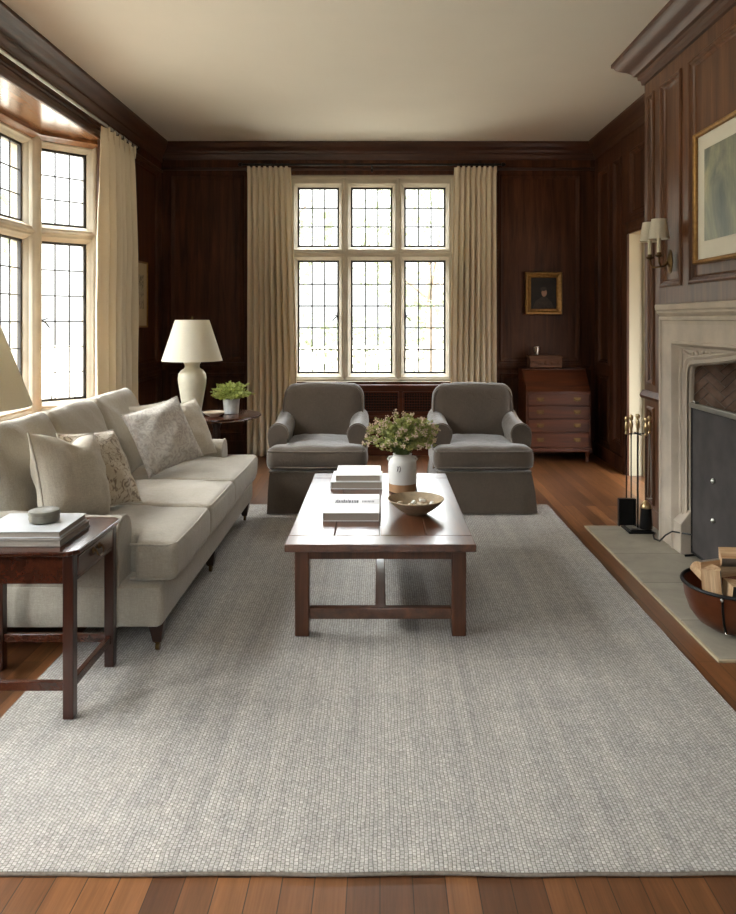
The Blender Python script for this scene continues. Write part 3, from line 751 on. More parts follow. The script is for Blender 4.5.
# crown mouldings
CROWN = [(0.14, 0.0), (0.14, -0.022), (0.128, -0.030), (0.120, -0.045), (0.098, -0.062), (0.072, -0.078), (0.052, -0.096), (0.046, -0.112), (0.03, -0.118), (0.028, -0.140), (0.016, -0.150), (0.012, -0.175), (0.0, -0.180)]
m = MB(); m.sweep([(a*0.65, b) for a, b in CROWN], [(XR, YB), (XL, YB)], False, (0, 0, ZC), (1, 0, 0), (0, 1, 0), (0, 0, 1))
m.sweep([(0, 0), (0.014, 0.006), (0.018, 0.018), (0.01, 0.028), (0, 0.032)], [(XR, YB), (XL, YB)], False, (0, 0, 2.985), (1, 0, 0), (0, 1, 0), (0, 0, 1))
struct(m.build('trim_5', wood('cornice_wood_back', srgb(44, 23, 13), srgb(80, 46, 28), 0.42, 0, 1.0, 0.1)), 'dark wooden cornice along the far wall', 'cornice')
m = MB(); m.sweep([(a*0.65, b*1.15) for a, b in CROWN], [(XL, YB), (XL, YF)], False, (0, 0, ZC), (1, 0, 0), (0, 1, 0), (0, 0, 1))
m.sweep([(0, 0), (0.014, 0.006), (0.018, 0.018), (0.01, 0.028), (0, 0.032)], [(XL, YB), (XL, YF)], False, (0, 0, 2.96), (1, 0, 0), (0, 1, 0), (0, 0, 1))
struct(m.build('trim_6', 'wallh'), 'dark wooden cornice along the bay wall', 'cornice')
m = MB(); m.sweep([(a*0.65, b) for a, b in CROWN], [(XR, BY1), (XR, YB)], False, (0, 0, ZC), (1, 0, 0), (0, 1, 0), (0, 0, 1))
m.sweep(CROWN, [(XR, YF), (XR, BY0)], False, (0, 0, ZC), (1, 0, 0), (0, 1, 0), (0, 0, 1))
struct(m.build('trim_7', 'wallh'), 'dark wooden cornice beyond the chimney breast', 'cornice')
m = MB(); m.sweep([(a*1.3, b*1.15) for a, b in CROWN], [(XR, BY0), (BX, BY0), (BX, BY1), (XR, BY1)], False, (0, 0, ZC), (1, 0, 0), (0, 1, 0), (0, 0, 1))
struct(m.build('trim_8', 'breasth'), 'heavy cornice stepping out over the chimney breast', 'cornice')
# skirtings
m = MB()
m.box(XL, -1.02, YB-0.02, YB, 0, 0.14); m.box(0.86, XR, YB-0.02, YB, 0, 0.14)
struct(m.build('baseboard_back', 'wall', bevel=0.006))
m = MB(); m.box(XL, XL+0.02, YF, YB, 0, 0.14); struct(m.build('baseboard_left', 'wall', bevel=0.006))
m = MB(); m.box(XR-0.02, XR, 6.92, YB, 0, 0.14); m.box(XR-0.02, XR, YF, BY0, 0, 0.14); struct(m.build('baseboard_right', 'wall', bevel=0.006))

# ------------------------------------------------------------------ outside
m = MB(); m.box(-60, 60, -60, 70, -1.0, -0.95)
struct(m.build('ground', 'lawn', smooth=False), 'pale lawn outside the windows', 'ground')

def tree(x, y, h, r, label, seed):
    q = random.Random(seed); t = thing('garden_tree', label, 'tree', (x, y, -0.95), 'trees outside the windows')
    m = MB(); m.tube([(x, y, -0.95), (x+0.1, y, h*0.3), (x-0.1, y+0.1, h*0.7)], [0.18, 0.14, 0.05], 8)
    for k in range(7):
        a = q.uniform(0, 6.28); z = h*q.uniform(0.25, 0.6)
        m.tube([(x, y, z), (x+math.cos(a)*r*0.4, y+math.sin(a)*r*0.4, z+r*0.3), (x+math.cos(a)*r*0.8, y+math.sin(a)*r*0.8, z+r*0.7)], [0.07, 0.045, 0.02], 6)
    m.build('trunk', 'bark', t)
    m = MB()
    for k in range(700):
        d = Vector((q.gauss(0, 1), q.gauss(0, 1), q.gauss(0, 1))).normalized()*r*q.uniform(0.45, 1)**0.5
        c = Vector((x, y, h*0.62))+Vector((d.x, d.y, d.z*0.9))
        s_ = q.uniform(0.07, 0.16); R = Euler((q.uniform(0, 6), q.uniform(0, 6), q.uniform(0, 6))).to_matrix()
        m.quad(*[c+R @ Vector(p)*s_ for p in ((-1, -0.5, 0), (0, -0.7, 0.1), (1, 0.4, 0), (0, 0.7, 0.1))])
    m.build('crown', 'treeleaf', t, smooth=False)
tree(-3.6, 17, 5.6, 2.6, 'pale leafy tree seen through the left lights of the far window', 3)
tree(1.6, 25, 6.2, 2.9, 'pale leafy tree farthest out, seen through the middle of the far window', 4)
tree(4.0, 17, 4.6, 1.9, 'small pale tree seen through the right lights of the far window', 5)
tree(-9.0, 12.5, 5.0, 2.6, 'pale leafy tree seen through the bay window', 6)
tree(-13.5, 6, 6.0, 2.8, 'pale leafy tree far out beyond the bay window', 8)
def hedge(x0, x1, y0, y1, h, label, seed):
    q = random.Random(seed); m = MB()
    for k in range(1500):
        c = Vector((q.uniform(x0, x1), q.uniform(y0, y1), -0.95+h*q.uniform(0, 1)**0.7)); s_ = q.uniform(0.07, 0.15)
        R = Euler((q.uniform(0, 6), q.uniform(0, 6), q.uniform(0, 6))).to_matrix()
        m.quad(*[c+R @ Vector(p)*s_ for p in ((-1, -0.5, 0), (0, -0.7, 0.1), (1, 0.4, 0), (0, 0.7, 0.1))])
    tag(m.build('hedge', 'treeleaf', smooth=False, origin=((x0+x1)/2, (y0+y1)/2, -0.95)), label, 'hedge')
hedge(-8, 9, 29, 30.2, 2.6, 'long pale hedge behind the trees outside the far window', 1)
hedge(-18.5, -17.3, 2, 20, 2.4, 'long pale hedge in the garden beyond the bay window', 2)

# ------------------------------------------------------------------ curtains and rods
def curtain(name, base, U, N, w0, w1, ztop, zbot, label, group, pleats=7, flip=1):
    """hangs along U from base; w0 width at the top, w1 at the bottom; folds along N"""
    base, U, N = Vector(base), Vector(U), Vector(N); m = MB(); nu = pleats*14; nv = 46
    t = thing(name, label, 'curtain', (base.x, base.y, zbot), group)
    ids = []
    for j in range(nv+1):
        fz = j/nv; z = ztop+(zbot-ztop)*fz; row = []
        wv = w0+(w1-w0)*min(1, fz*1.5)
        for i in range(nu+1):
            u = i/nu; ph = u*pleats*2*PI
            top = math.exp(-fz*22)
            amp = 0.042*(0.45+0.55*min(1, fz*3))*(1+0.25*math.sin(u*9+2))
            s_ = math.sin(ph+0.5*math.sin(fz*2.2+u*5)*fz)
            sq = math.copysign(abs(s_)**0.7, s_)
            n_ = amp*sq*(1-0.5*top)
            du = 0.012*math.sin(ph*2+1)*(1-top)+noise.noise(Vector((u*3, fz*2, w0*9)))*0.02*fz
            x = flip*(u*wv+du*0.6)
            row.append(len(m.v)); m.v.append(base+U*x+N*(n_+0.01*noise.noise(Vector((u*6, fz*5, 1))))+Vector((0, 0, z-base.z)))
        ids.append(row)
    for j in range(nv):
        for i in range(nu): m.f.append((ids[j][i], ids[j][i+1], ids[j+1][i+1], ids[j+1][i]))
    o = m.build('drape', 'curtain', t, angle=80)
    sd = o.modifiers.new('thickness', 'SOLIDIFY'); sd.thickness = 0.006
    # pinch pleats at the heading
    for k in range(pleats):
        p_ = MB()
        u = (k+0.25)/pleats; c = base+U*(flip*u*w0)+N*0.028
        for d in (-0.011, 0, 0.011):
            a = c+U*d*0.6
            p_.tube([Vector((a.x, a.y, ztop+0.008)), Vector((a.x, a.y, ztop-0.05)), Vector((c.x, c.y, ztop-0.10))], [0.008, 0.009, 0.005], 6)
        p_.build('pinch_pleat', 'curtain', t)
    return t
def rod(name, a, b, wall, label, nring, rings, proj):
    t = thing(name, label, 'curtain rod', a); a, b = Vector(a), Vector(b); d = (b-a).normalized()
    m = MB(); m.tube([a, b], 0.012, 12); m.build('pole', 'steel' if 'bay' in label else 'black', t)
    for e, s_ in ((a, -1), (b, 1)):
        m = MB(); m.lathe([(0.001, 0), (0.018, 0.004), (0.022, 0.02), (0.018, 0.036), (0.008, 0.045), (0.001, 0.046)], (0, 0, 0), 12)
        R = (d*s_).to_track_quat('Z', 'Y').to_matrix().to_4x4(); m.xf(Matrix.Translation(e) @ R); m.build('finial', 'black', t)
    for f in (0.03, 0.5, 0.97):
        p = a.lerp(b, f); q = p-Vector(wall)*proj
        m = MB(); m.tube([p-Vector((0, 0, 0.018)), p.lerp(q, 0.5)-Vector((0, 0, 0.02)), q-Vector((0, 0, 0.012))], 0.007, 8)
        m.tube([q+Vector((0, 0, 0.03)), q-Vector((0, 0, 0.05))], 0.011, 8); m.build('bracket', 'black', t)
    for (f0, f1, n) in rings:
        for k in range(n):
            p = a.lerp(b, f0+(f1-f0)*(k+0.25)/n); m = MB()
            X = d.cross(Vector((0, 0, 1))); c = p-Vector((0, 0, 0.006))
            m.tube([c+X*0.020*math.cos(g)+Vector((0, 0, 0.020*math.sin(g))) for g in [2*PI*i/14 for i in range(14)]], 0.003, 6, closed=True)
            m.build('ring', 'black', t)
YC = 7.735
curtain('long_curtain', (-1.365, YC, 2.985), (1, 0, 0), (0, -1, 0), 0.445, 0.50, 2.985, 0.012, 'full-length cream curtain hanging left of the far window', 'cream pleated curtains', 8)
curtain('long_curtain', (1.20, YC, 2.985), (1, 0, 0), (0, -1, 0), 0.435, 0.47, 2.985, 0.012, 'full-length cream curtain hanging right of the far window, behind the right armchair', 'cream pleated curtains', 8, flip=-1)
rod('curtain_rod', (-1.42, YC, 3.015), (1.25, YC, 3.015), (0, -1, 0), 'dark curtain rod across the top of the far window', 8, [(0.02, 0.19, 8), (0.98, 0.82, 8)], 0.14)
XC = -2.18
curtain('long_curtain', (XC, 6.62, 2.93), (0, 1, 0), (1, 0, 0), 0.76, 0.84, 2.93, 0.012, 'cream curtain hanging at the bay window beside the small framed drawing', 'cream pleated curtains', 6, flip=-1)
rod('curtain_rod', (XC, 1.2, 2.96), (XC, 6.72, 2.96), (1, 0, 0), 'long curtain rod running above the bay window', 8, [(0.975, 0.85, 6)], 0.12)

# ------------------------------------------------------------------ rug
m = MB(); nx, ny = 60, 90; RX0, RX1, RY0, RY1 = -1.335, 1.27, 1.905, 5.69
def rugpt(i, j, z):
    u, v = i/nx, j/ny
    x = RX0+(RX1-RX0)*u; y = RY0+(RY1-RY0)*v
    if j == 0: y += 0.006*noise.noise(Vector((x*4, 0, 0)))
    if i in (0, nx): x += 0.005*noise.noise(Vector((0, y*4, i)))
    return Vector((x, y, z+0.0015*noise.noise(Vector((x*3, y*3, 0)))))
for i in range(nx+1):
    for j in range(ny+1): m.v.append(rugpt(i, j, 0.013))
for i in range(nx):
    for j in range(ny): m.f.append((i*(ny+1)+j, (i+1)*(ny+1)+j, (i+1)*(ny+1)+j+1, i*(ny+1)+j+1))
rim = [(i, 0) for i in range(nx)]+[(nx, j) for j in range(ny)]+[(i, ny) for i in range(nx, 0, -1)]+[(0, j) for j in range(ny, 0, -1)]
b0 = len(m.v)
for i, j in rim: p = rugpt(i, j, 0); p.z = 0.0005; m.v.append(p)
for k in range(len(rim)):
    k2 = (k+1) % len(rim); a = rim[k]; c = rim[k2]
    m.f.append((a[0]*(ny+1)+a[1], b0+k, b0+k2, c[0]*(ny+1)+c[1]))
rug = thing('rug', 'large pale grey woven wool rug under the sofa, armchairs and coffee table', 'rug', (0, 3.8, 0))
m.build('rug_pile', 'rug', rug)
eb = MB(); pts = [rugpt(i, j, 0.008)-Vector((0, 0, 0.0)) for i, j in rim]; eb.tube([p-Vector((0, 0, 0.003)) for p in pts], 0.005, 8, closed=True); eb.build('shade_tinted_edge', plain('rug_binding_shade_tint', srgb(128, 118, 106), 0.95, var=0.2, scale=90, bump=0.4, bscale=200), rug)  # binding colour darkened to stand in for the shadow line under the edge

# ------------------------------------------------------------------ sofa
RG = 0.0135
sofa = thing('sofa', 'long three-seat cream linen sofa with loose back cushions along the bay window', 'sofa', (-1.4, 4.23, 0))
m = cushion(0.90, 2.24, 0.18, 0.035, 0.04); m.xf(Matrix.Translation((-1.355, 4.235, 0.215))); m.build('seat_base', 'sofa', sofa)
# back frame
m = MB(); prof = [(-1.80, 0.12), (-1.93, 0.12), (-1.99, 0.70), (-1.985, 0.78), (-1.95, 0.815), (-1.90, 0.80), (-1.87, 0.76), (-1.80, 0.30)]
m.prism(prof, 1, 3.14, 5.33); m.build('back_frame', 'sofa', sofa, bevel=0.02, seg=3)
# arms: rolled profile in (y, z), swept along x; far arm mirrored
def arm_profile(y_out, sg):
    P = []
    c = (0.085, 0.505)
    pts = [(0.0, 0.13), (0.0, 0.40), (-0.012, 0.44), (-0.020, 0.48)]
    for k in range(11):
        a = PI-0.1-(PI+0.25)*k/10; pts.append((c[0]-0.01+0.088*math.cos(a), c[1]+0.082*math.sin(a)))
    pts += [(0.150, 0.45), (0.150, 0.13)]
    pts = [(a, b-0.012 if b > 0.3 else b) for a, b in pts]
    return [(y_out+sg*p[0], p[1]) for p in pts]
for y_out, sg in ((3.13, 1), (5.345, -1)):
    pr = arm_profile(y_out, sg); m = MB()
    secs = [(-1.90, 0.05), (-1.70, 0.03), (-1.45, 0.012), (-1.20, 0.0), (-1.13, 0.0), (-1.105, -0.010), (-1.09, -0.03)]
    base = []
    for x, dz in secs:
        sh = 0.0 if dz >= 0 else dz
        cy_, cz_ = y_out+sg*0.075, 0.40
        for (y, z) in pr:
            k = 1+sh*1.2
            m.v.append(Vector((x, cy_+(y-cy_)*k, (cz_+(z-cz_)*k)+(dz if z > 0.3 and dz > 0 else 0))))
    n = len(pr)
    for i in range(len(secs)-1):
        for k in range(n): m.f.append((i*n+k, i*n+(k+1) % n, (i+1)*n+(k+1) % n, (i+1)*n+k))
    m.f.append(tuple(range(n))); m.f.append(tuple((len(secs)-1)*n+k for k in range(n)))
    ao = m.build('arm', 'sofa', sofa, angle=50)
    p2 = MB(); p2.tube([(-1.096, y, z) for y, z in pr], 0.006, 8); p2.build('piping', 'piping', ao)
# seat cushions
ys = [3.165, 3.815, 4.445, 5.30]
for k in range(3):
    y0, y1 = ys[k], ys[k+1]; w = y1-y0-0.006
    m = cushion(0.77, w, 0.165, 0.034, 0.018, crown=0.028, side=0.008, nz=0.007, seed=k+1)
    cxx, cyy = -1.245, (y0+y1)/2
    def wf(p, k=k, w=w):
        q = Vector(p)
        if k in (0, 2):
            s_ = -1 if k == 0 else 1
            e = max(0, min(1, (s_*q.y/(w/2)-0.2)/0.8)); b = max(0, min(1, (0.215-q.x)/0.03))
            q.y -= s_*0.125*e*b
        return q
    m.warp(wf); m.xf(Matrix.Translation((cxx, cyy, 0.385)))
    so = m.build('seat_cushion', 'sofa', sofa, angle=80)
    pm = MB()
    for z in (0.314, 0.457):
        pm.tube([(-1.06, y0+0.014, z+0.003), (-0.905, y0+0.014, z), (-0.884, y0+0.024, z), (-0.872, y0+0.05, z), (-0.866, (y0+y1)/2, z), (-0.872, y1-0.05, z), (-0.884, y1-0.024, z), (-0.905, y1-0.014, z)], 0.0055, 8)
    pm.build('piping', 'piping', so)
# back cushions
yb = [3.22, 3.86, 4.50, 5.17]
for k in range(3):
    y0, y1 = yb[k], yb[k+1]
    k_ = k
    m = cushion(0.22, y1-y0-0.004, 0.53, 0.05, 0.018, crown=0.0, side=0.03, nz=0.010, seed=k+11)
    def wf(p):
        q = Vector(p); h = q.z/0.26
        if h > 0: q.z += 0.016*(1-(abs(q.y)/0.32)**2)*h + 0.014*h*math.exp(-((abs(q.y)-0.32)/0.05)**2)
        q.x *= 1.0-0.5*max(0, h)**1.5
        q.x += 0.012*noise.noise(Vector((q.y*7+q.z*5, q.z*3, k_*5)))
        if h < 0: q.x *= 1.12
        return q
    m.warp(wf)
    m.xf(Matrix.Translation((-1.70, (y0+y1)/2, 0.665)) @ Euler((0, math.radians(-13), 0)).to_matrix().to_4x4())
    m.build('back_cushion', 'sofa', sofa, angle=80)
# legs with casters
for (x, y) in ((-0.945, 3.19), (-0.945, 4.18), (-0.945, 5.24), (-1.86, 3.2), (-1.86, 5.24)):
    m = MB(); m.taper(x, y, RG+0.035 if x > -1.3 else 0.0, 0.135, 0.018, 0.033)
    lo = m.build('leg', 'darkwood', sofa, bevel=0.003)
    if x > -1.3:
        m = MB(); m.lathe([(0.016, 0.03), (0.018, 0.035), (0.018, 0.055), (0.016, 0.058)], (x, y, RG), 14)
        R = Euler((0, PI/2, 0)).to_matrix().to_4x4()
        m.lathe([(0.006, -0.008), (0.015, -0.008), (0.016, 0), (0.015, 0.008), (0.006, 0.008)], (x+0.004, y-0.012, RG+0.0165), 16, M=R)
        m.build('caster', 'dbrass', lo)

def scatter(name, S, T, loc, rot, mat, label, seed, chop=0.0):
    mb, edge = pillow(S, T, seed, chop=chop)
    ob = mb.build(name, mat, None, angle=80)
    yw, ln, rl = [math.radians(v_) for v_ in rot]
    Rm = Matrix.Rotation(yw, 3, 'Z') @ Matrix.Rotation(ln, 3, 'X') @ Matrix.Translation((0, 0, 0)).to_3x3() @ Matrix.Rotation(rl, 3, 'Y')
    ob.location = Vector(loc)+Vector((0, 0, S/2*(abs(math.cos(rl))+abs(math.sin(rl))-1)))+Matrix.Rotation(yw, 3, 'Z') @ Matrix.Rotation(ln, 3, 'X') @ Vector((-math.sin(rl)*S/2, 0, (1-math.cos(rl))*S/2)); ob.rotation_euler = Rm.to_euler()
    tag(ob, label, 'pillow', 'scatter cushions on the sofa'); s_local[ob.name] = True
    pm = MB(); pm.tube(edge, 0.005, 8, closed=True); pp = pm.build('piping', 'piping' if mat != 'damask' else 'damask', ob)
    return ob
D = math.radians
# pillow front faces local -Y; rotate about Z so that it faces +X (towards the room)
scatter('scatter_cushion', 0.41, 0.21, (-1.345, 3.41, 0.475), (73, -21, 9), 'pillow', 'plain cream cushion leaning at the near end of the sofa', 1, 0.05)
scatter('scatter_cushion', 0.41, 0.15, (-1.285, 3.68, 0.475), (74, -29, 6), 'block', 'cream cushion with brown printed leaf pattern, behind the plain near cushion', 2)
scatter('scatter_cushion', 0.41, 0.16, (-1.27, 4.56, 0.475), (48, -24, -12), 'damask', 'pale grey damask cushion leaning on the far back cushion', 3)
scatter('scatter_cushion', 0.40, 0.16, (-1.23, 4.99, 0.475), (60, -25, -4), 'pillow', 'plain cream cushion against the far arm of the sofa', 4)
scatter('scatter_cushion', 0.37, 0.13, (-1.50, 4.98, 0.49), (60, -14, 0), 'pillow', 'cream cushion half hidden behind the grey damask cushion', 5)

# ------------------------------------------------------------------ armchairs (local, facing -Y)
def make_armchair(loc, label):
    t = thing('armchair', label, 'armchair', loc, 'grey velvet armchairs at the far end of the rug', local=True)
    # skirt: four flared panels with corner pleats
    m = MB(); w, d = 0.355, 0.36; n = 24; pts0 = []; 
    def ring(z, k):
        out = []
        per = [(-w, -d, 1, 0), (w, -d, 0, 1), (w, d, -1, 0), (-w, d, 0, -1)]
        for c, (x, y, dx, dy) in enumerate(per):
            Ls = 2*w if dx else 2*d
            for i in range(n):
                f = i/n; px, py = x+dx*Ls*f, y+dy*Ls*f
                nx_, ny_ = dy, -dx
                wob = 0.006*math.sin(f*PI*5+c)*k
                e = min(f, 1-f)
                pleat = -0.016*math.exp(-((e-0.018)/0.012)**2)*k
                off = k*0.030+wob+pleat
                out.append(Vector((px*(1+0.05*k*(1 if e < 0.02 else 0.0))+nx_*off, py+ny_*off, z)))
        return out
    rs = [ring(0.305, 0), ring(0.27, 0.25), ring(0.15, 0.7), ring(0.008, 1.0)]
    N_ = len(rs[0])
    for r in rs: m.v += r
    for i in range(3):
        for k in range(N_): m.f.append((i*N_+k, i*N_+(k+1) % N_, (i+1)*N_+(k+1) % N_, (i+1)*N_+k))
    m.f.append(tuple(range(N_)))
    so = m.build('skirt', 'chair', t, angle=60)
    p = MB(); p.tube([v+Vector((0, 0, 0)) for v in ring(0.302, 0.08)], 0.006, 8, closed=True); p.build('piping', 'chairpipe', so)
    # seat cushion, T-shaped
    m = cushion(0.76, 0.70, 0.165, 0.055, 0.022, crown=0.028, side=0.014, nz=0.008, seed=5)
    def wf(p):
        q = Vector(p)
        if q.y > -0.19:
            b = min(1, (q.y+0.19)/0.03); q.x *= 1-0.30*b
        return q
    m.warp(wf); m.xf(Matrix.Translation((0, -0.03, 0.395))); co = m.build('seat_cushion', 'chair', t, angle=80)
    pm = MB()
    for z in (0.338, 0.452):
        pm.tube([(-0.372, -0.20, z), (-0.374, -0.33, z), (-0.355, -0.372, z), (-0.2, -0.388, z), (0, -0.392, z), (0.2, -0.388, z), (0.355, -0.372, z), (0.374, -0.33, z), (0.372, -0.20, z)], 0.005, 8)
    pm.build('piping', 'chairpipe', co)
    # arms
    for sg in (-1, 1):
        m = MB(); secs = []
        pr = [(0.0, 0.30), (0.0, 0.46), (-0.008, 0.50), (-0.012, 0.54)]
        for k in range(11):
            a = PI-(PI+0.2)*k/10; pr.append((0.067+0.078*math.cos(a), 0.555+0.078*math.sin(a)))
        pr += [(0.125, 0.48), (0.125, 0.30)]
        Y = [(-0.235, -0.03), (-0.222, -0.008), (-0.20, 0), (0.0, 0.004), (0.15, 0.012), (0.26, 0.03), (0.34, 0.05)]
        for y, dz in Y:
            k = 1+(dz*1.3 if dz < 0 else 0); cx_, cz_ = 0.06, 0.45
            for (x, z) in pr:
                zz = cz_+(z-cz_)*k+(dz*max(0, (z-0.35)/0.25) if dz > 0 else 0)
                m.v.append(Vector((sg*(-0.375+cx_+(x-cx_)*k), y, zz)))
        n = len(pr)
        for i in range(len(Y)-1):
            for k in range(n): m.f.append((i*n+k, i*n+(k+1) % n, (i+1)*n+(k+1) % n, (i+1)*n+k))
        m.f.append(tuple(range(n))); m.f.append(tuple((len(Y)-1)*n+k for k in range(n)))
        ao = m.build('arm', 'chair', t, angle=50)
        p2 = MB(); p2.tube([(sg*(-0.375+x), -0.228, z) for x, z in pr], 0.0055, 8); p2.build('piping', 'chairpipe', ao)
    # back
    m = cushion(0.655, 0.20, 0.62, 0.085, 0.022, crown=0.0, side=0.02, nz=0.008, seed=9)
    def wf2(p):
        q = Vector(p); h = q.z/0.31
        if h > 0: q.z += 0.022*(1-(q.x/0.33)**2)*h; 
        q.x *= 1.0+0.02*h
        if h < -0.2: q.x *= 1-0.16*min(1, (-h-0.2)*3)
        return q
    m.warp(wf2); m.xf(Matrix.Translation((0, 0.315, 0.565)) @ Euler((D(-9), 0, 0)).to_matrix().to_4x4())
    bo = m.build('backrest', 'chair', t, angle=80)
    pm = MB(); pl = []
    for k in range(41):
        a = PI*k/40
        x = 0.335*math.copysign(abs(math.cos(a))**0.32, math.cos(a)); z = 0.565+0.295*abs(math.sin(a))**0.32+0.018*(1-(x/0.33)**2)
        pl.append(Vector((x, 0.315-0.075+ (z-0.565)*0.158, z)))
    pm.tube(pl, 0.005, 8); pm.build('piping', 'chairpipe', bo)
    t.scale = (0.95, 1, 1)
    return t
ac = make_armchair((-0.458, 5.77, RG), 'grey velvet skirted armchair on the left, in front of the left curtain')
dup(ac, (0.75, 5.77, RG), 'grey velvet skirted armchair on the right, nearer the bureau')

# ------------------------------------------------------------------ coffee table
ct = thing('coffee_table', 'low rectangular dark wood coffee table with H stretcher in the middle of the rug', 'coffee table', (0.003, 4.0, RG))
TX0, TX1, TY0, TY1, TZ = -0.415, 0.418, 3.255, 4.77, 0.437
m = MB()
m.box(TX0, TX1, TY0, TY0+0.14, TZ-0.034, TZ); m.box(TX0, TX1, TY1-0.14, TY1, TZ-0.034, TZ)
wd = (TX1-TX0)/4
for k in range(4): m.box(TX0+k*wd+0.001, TX0+(k+1)*wd-0.001, TY0+0.1415, TY1-0.1415, TZ-0.034, TZ-0.0005)
m.build('tabletop', 'table', ct, bevel=0.004)
m = MB()
m.box(TX0+0.055, TX1-0.055, TY0+0.065, TY0+0.09, TZ-0.084, TZ-0.0345); m.box(TX0+0.055, TX1-0.055, TY1-0.09, TY1-0.065, TZ-0.084, TZ-0.0345)
m.box(TX0+0.055, TX0+0.08, TY0+0.09, TY1-0.09, TZ-0.084, TZ-0.0345); m.box(TX1-0.08, TX1-0.055, TY0+0.09, TY1-0.09, TZ-0.084, TZ-0.0345)
m.build('apron', 'tableleg', ct, bevel=0.003)
for x in (-0.377, 0.381-0.064):
    for y in (3.31, 4.65):
        m = MB(); m.box(x, x+0.064, y, y+0.064, RG, TZ-0.0345); m.build('leg', 'tableleg', ct, bevel=0.006)
for y in (3.325, 4.665):
    m = MB(); m.box(-0.313, 0.317, y, y+0.038, 0.085, 0.135); m.build('stretcher', 'table', ct, bevel=0.004)
m = MB(); m.box(-0.022, 0.026, 3.363, 4.665, 0.085, 0.132); m.build('stretcher', 'table', ct, bevel=0.004)

# ------------------------------------------------------------------ books
def book(x0, x1, y0, y1, z0, th, cover, label, group, page='paper', rz=0, spine_front=False, band=False):
    c = Vector(((x0+x1)/2, (y0+y1)/2, z0)); hx, hy = (x1-x0)/2, (y1-y0)/2
    t = thing('book', label, 'book', c, group, (0, 0, rz), local=True)
    m = MB(); ct_ = 0.003
    m.box(-hx, hx, -hy, hy, 0, ct_); m.box(-hx, hx, -hy, hy, th-ct_, th)
    if spine_front: m.box(-hx, hx, -hy, -hy+ct_, 0, th)
    else: m.box(-hx, -hx+ct_, -hy, hy, 0, th)
    m.build('cover', cover, t, bevel=0.0008)
    m = MB(); m.box(-hx+0.005, hx-0.005, -hy+0.005, hy-0.005, ct_, th-ct_); m.build('page_block', page, t, smooth=False)
    if band:
        m = MB(); m.box(-hx+0.002, hx-0.002, -0.02, 0.09, th, th+0.0006); bo = m.build('title_band', plain('grey_title_band', srgb(186, 184, 184), 0.5, var=0.03), t, smooth=False)
        m = MB(); q = random.Random(4); x = -hx+0.05
        while x < 0.03:
            ww = q.choice((0.007, 0.010, 0.013)); m.box(x, x+ww*0.8, 0.0, q.choice((0.055, 0.055, 0.068)), th+0.0006, th+0.001); x += ww*1.05
        m.build('lettering', 'ink', bo, smooth=False); m = MB(); x = 0.05
        while x < 0.11: m.box(x, x+0.004, 0.01, 0.05, th+0.0006, th+0.001); x += 0.007
        m.build('lettering', 'ink', bo, smooth=False)
    return t
tz = TZ+0.0005
G1 = 'books on the coffee table'
book(-0.28, -0.003, 3.63, 4.02, tz, 0.040, 'cgrey', 'large white book with a grey title band, nearest the front of the coffee table', G1, 'paper', 0, False, False) if False else None
book(-0.278, -0.003, 3.63, 4.02, tz, 0.041, 'cwhite', 'large white book with a grey title band, alone at the front of the coffee table', G1, 'paper', 0, False, True)
book(-0.285, 0.015, 4.32, 4.63, tz, 0.042, 'cwhite', 'wide white book at the bottom of the stack behind the banded book', G1)
book(-0.258, 0.004, 4.33, 4.62, tz+0.0425, 0.036, 'cwhite', 'smaller white book on top of the stack next to the flower vase', G1)

# ------------------------------------------------------------------ vase with flowers
VX, VY = 0.128, 4.28
v = thing('vase', 'white glazed stoneware vase with bare clay foot holding flowers', 'vase', (VX, VY, tz))
prof = [(0.070, 0.0), (0.078, 0.004), (0.080, 0.05), (0.0805, 0.15), (0.079, 0.168), (0.071, 0.186), (0.056, 0.198), (0.052, 0.205), (0.055, 0.212), (0.051, 0.213), (0.046, 0.204), (0.05, 0.19), (0.06, 0.17), (0.06, 0.03), (0.001, 0.03)]
zz = lambda a, b: [p for p in prof if a <= p[1] <= b]
m = MB(); m.lathe([(0.070, 0.0), (0.078, 0.004), (0.0798, 0.048)], (VX, VY, tz), 48, cap=True); m.build('foot', 'clay', v)
m = MB(); m.lathe([(0.0798, 0.048), (0.0808, 0.052)]+prof[3:-1]+[(0.06, 0.05), (0.01, 0.05)], (VX, VY, tz), 48, cap=False); m.build('body', 'whitecer', v)
for sg in (-1, 1):
    m = MB(); m.tube([(VX+sg*0.074, VY-0.01, tz+0.176), (VX+sg*0.084, VY-0.01, tz+0.184), (VX+sg*0.072, VY-0.01, tz+0.196), (VX+sg*0.056, VY-0.01, tz+0.198)], 0.006, 8); m.build('handle', 'whitecer', v)
m = MB()   # painted mark
def onv(a, z): return Vector((VX+0.0812*math.sin(a), VY-0.0812*math.cos(a), tz+z))
m.tube([onv(-0.42, 0.15), onv(-0.32, 0.152), onv(-0.36, 0.135), onv(-0.40, 0.125)], 0.0022, 6)
m.tube([onv(-0.22, 0.155), onv(-0.16, 0.142), onv(-0.2, 0.125), onv(-0.27, 0.122)], 0.0022, 6)
m.build('painted_mark', 'ink', v)

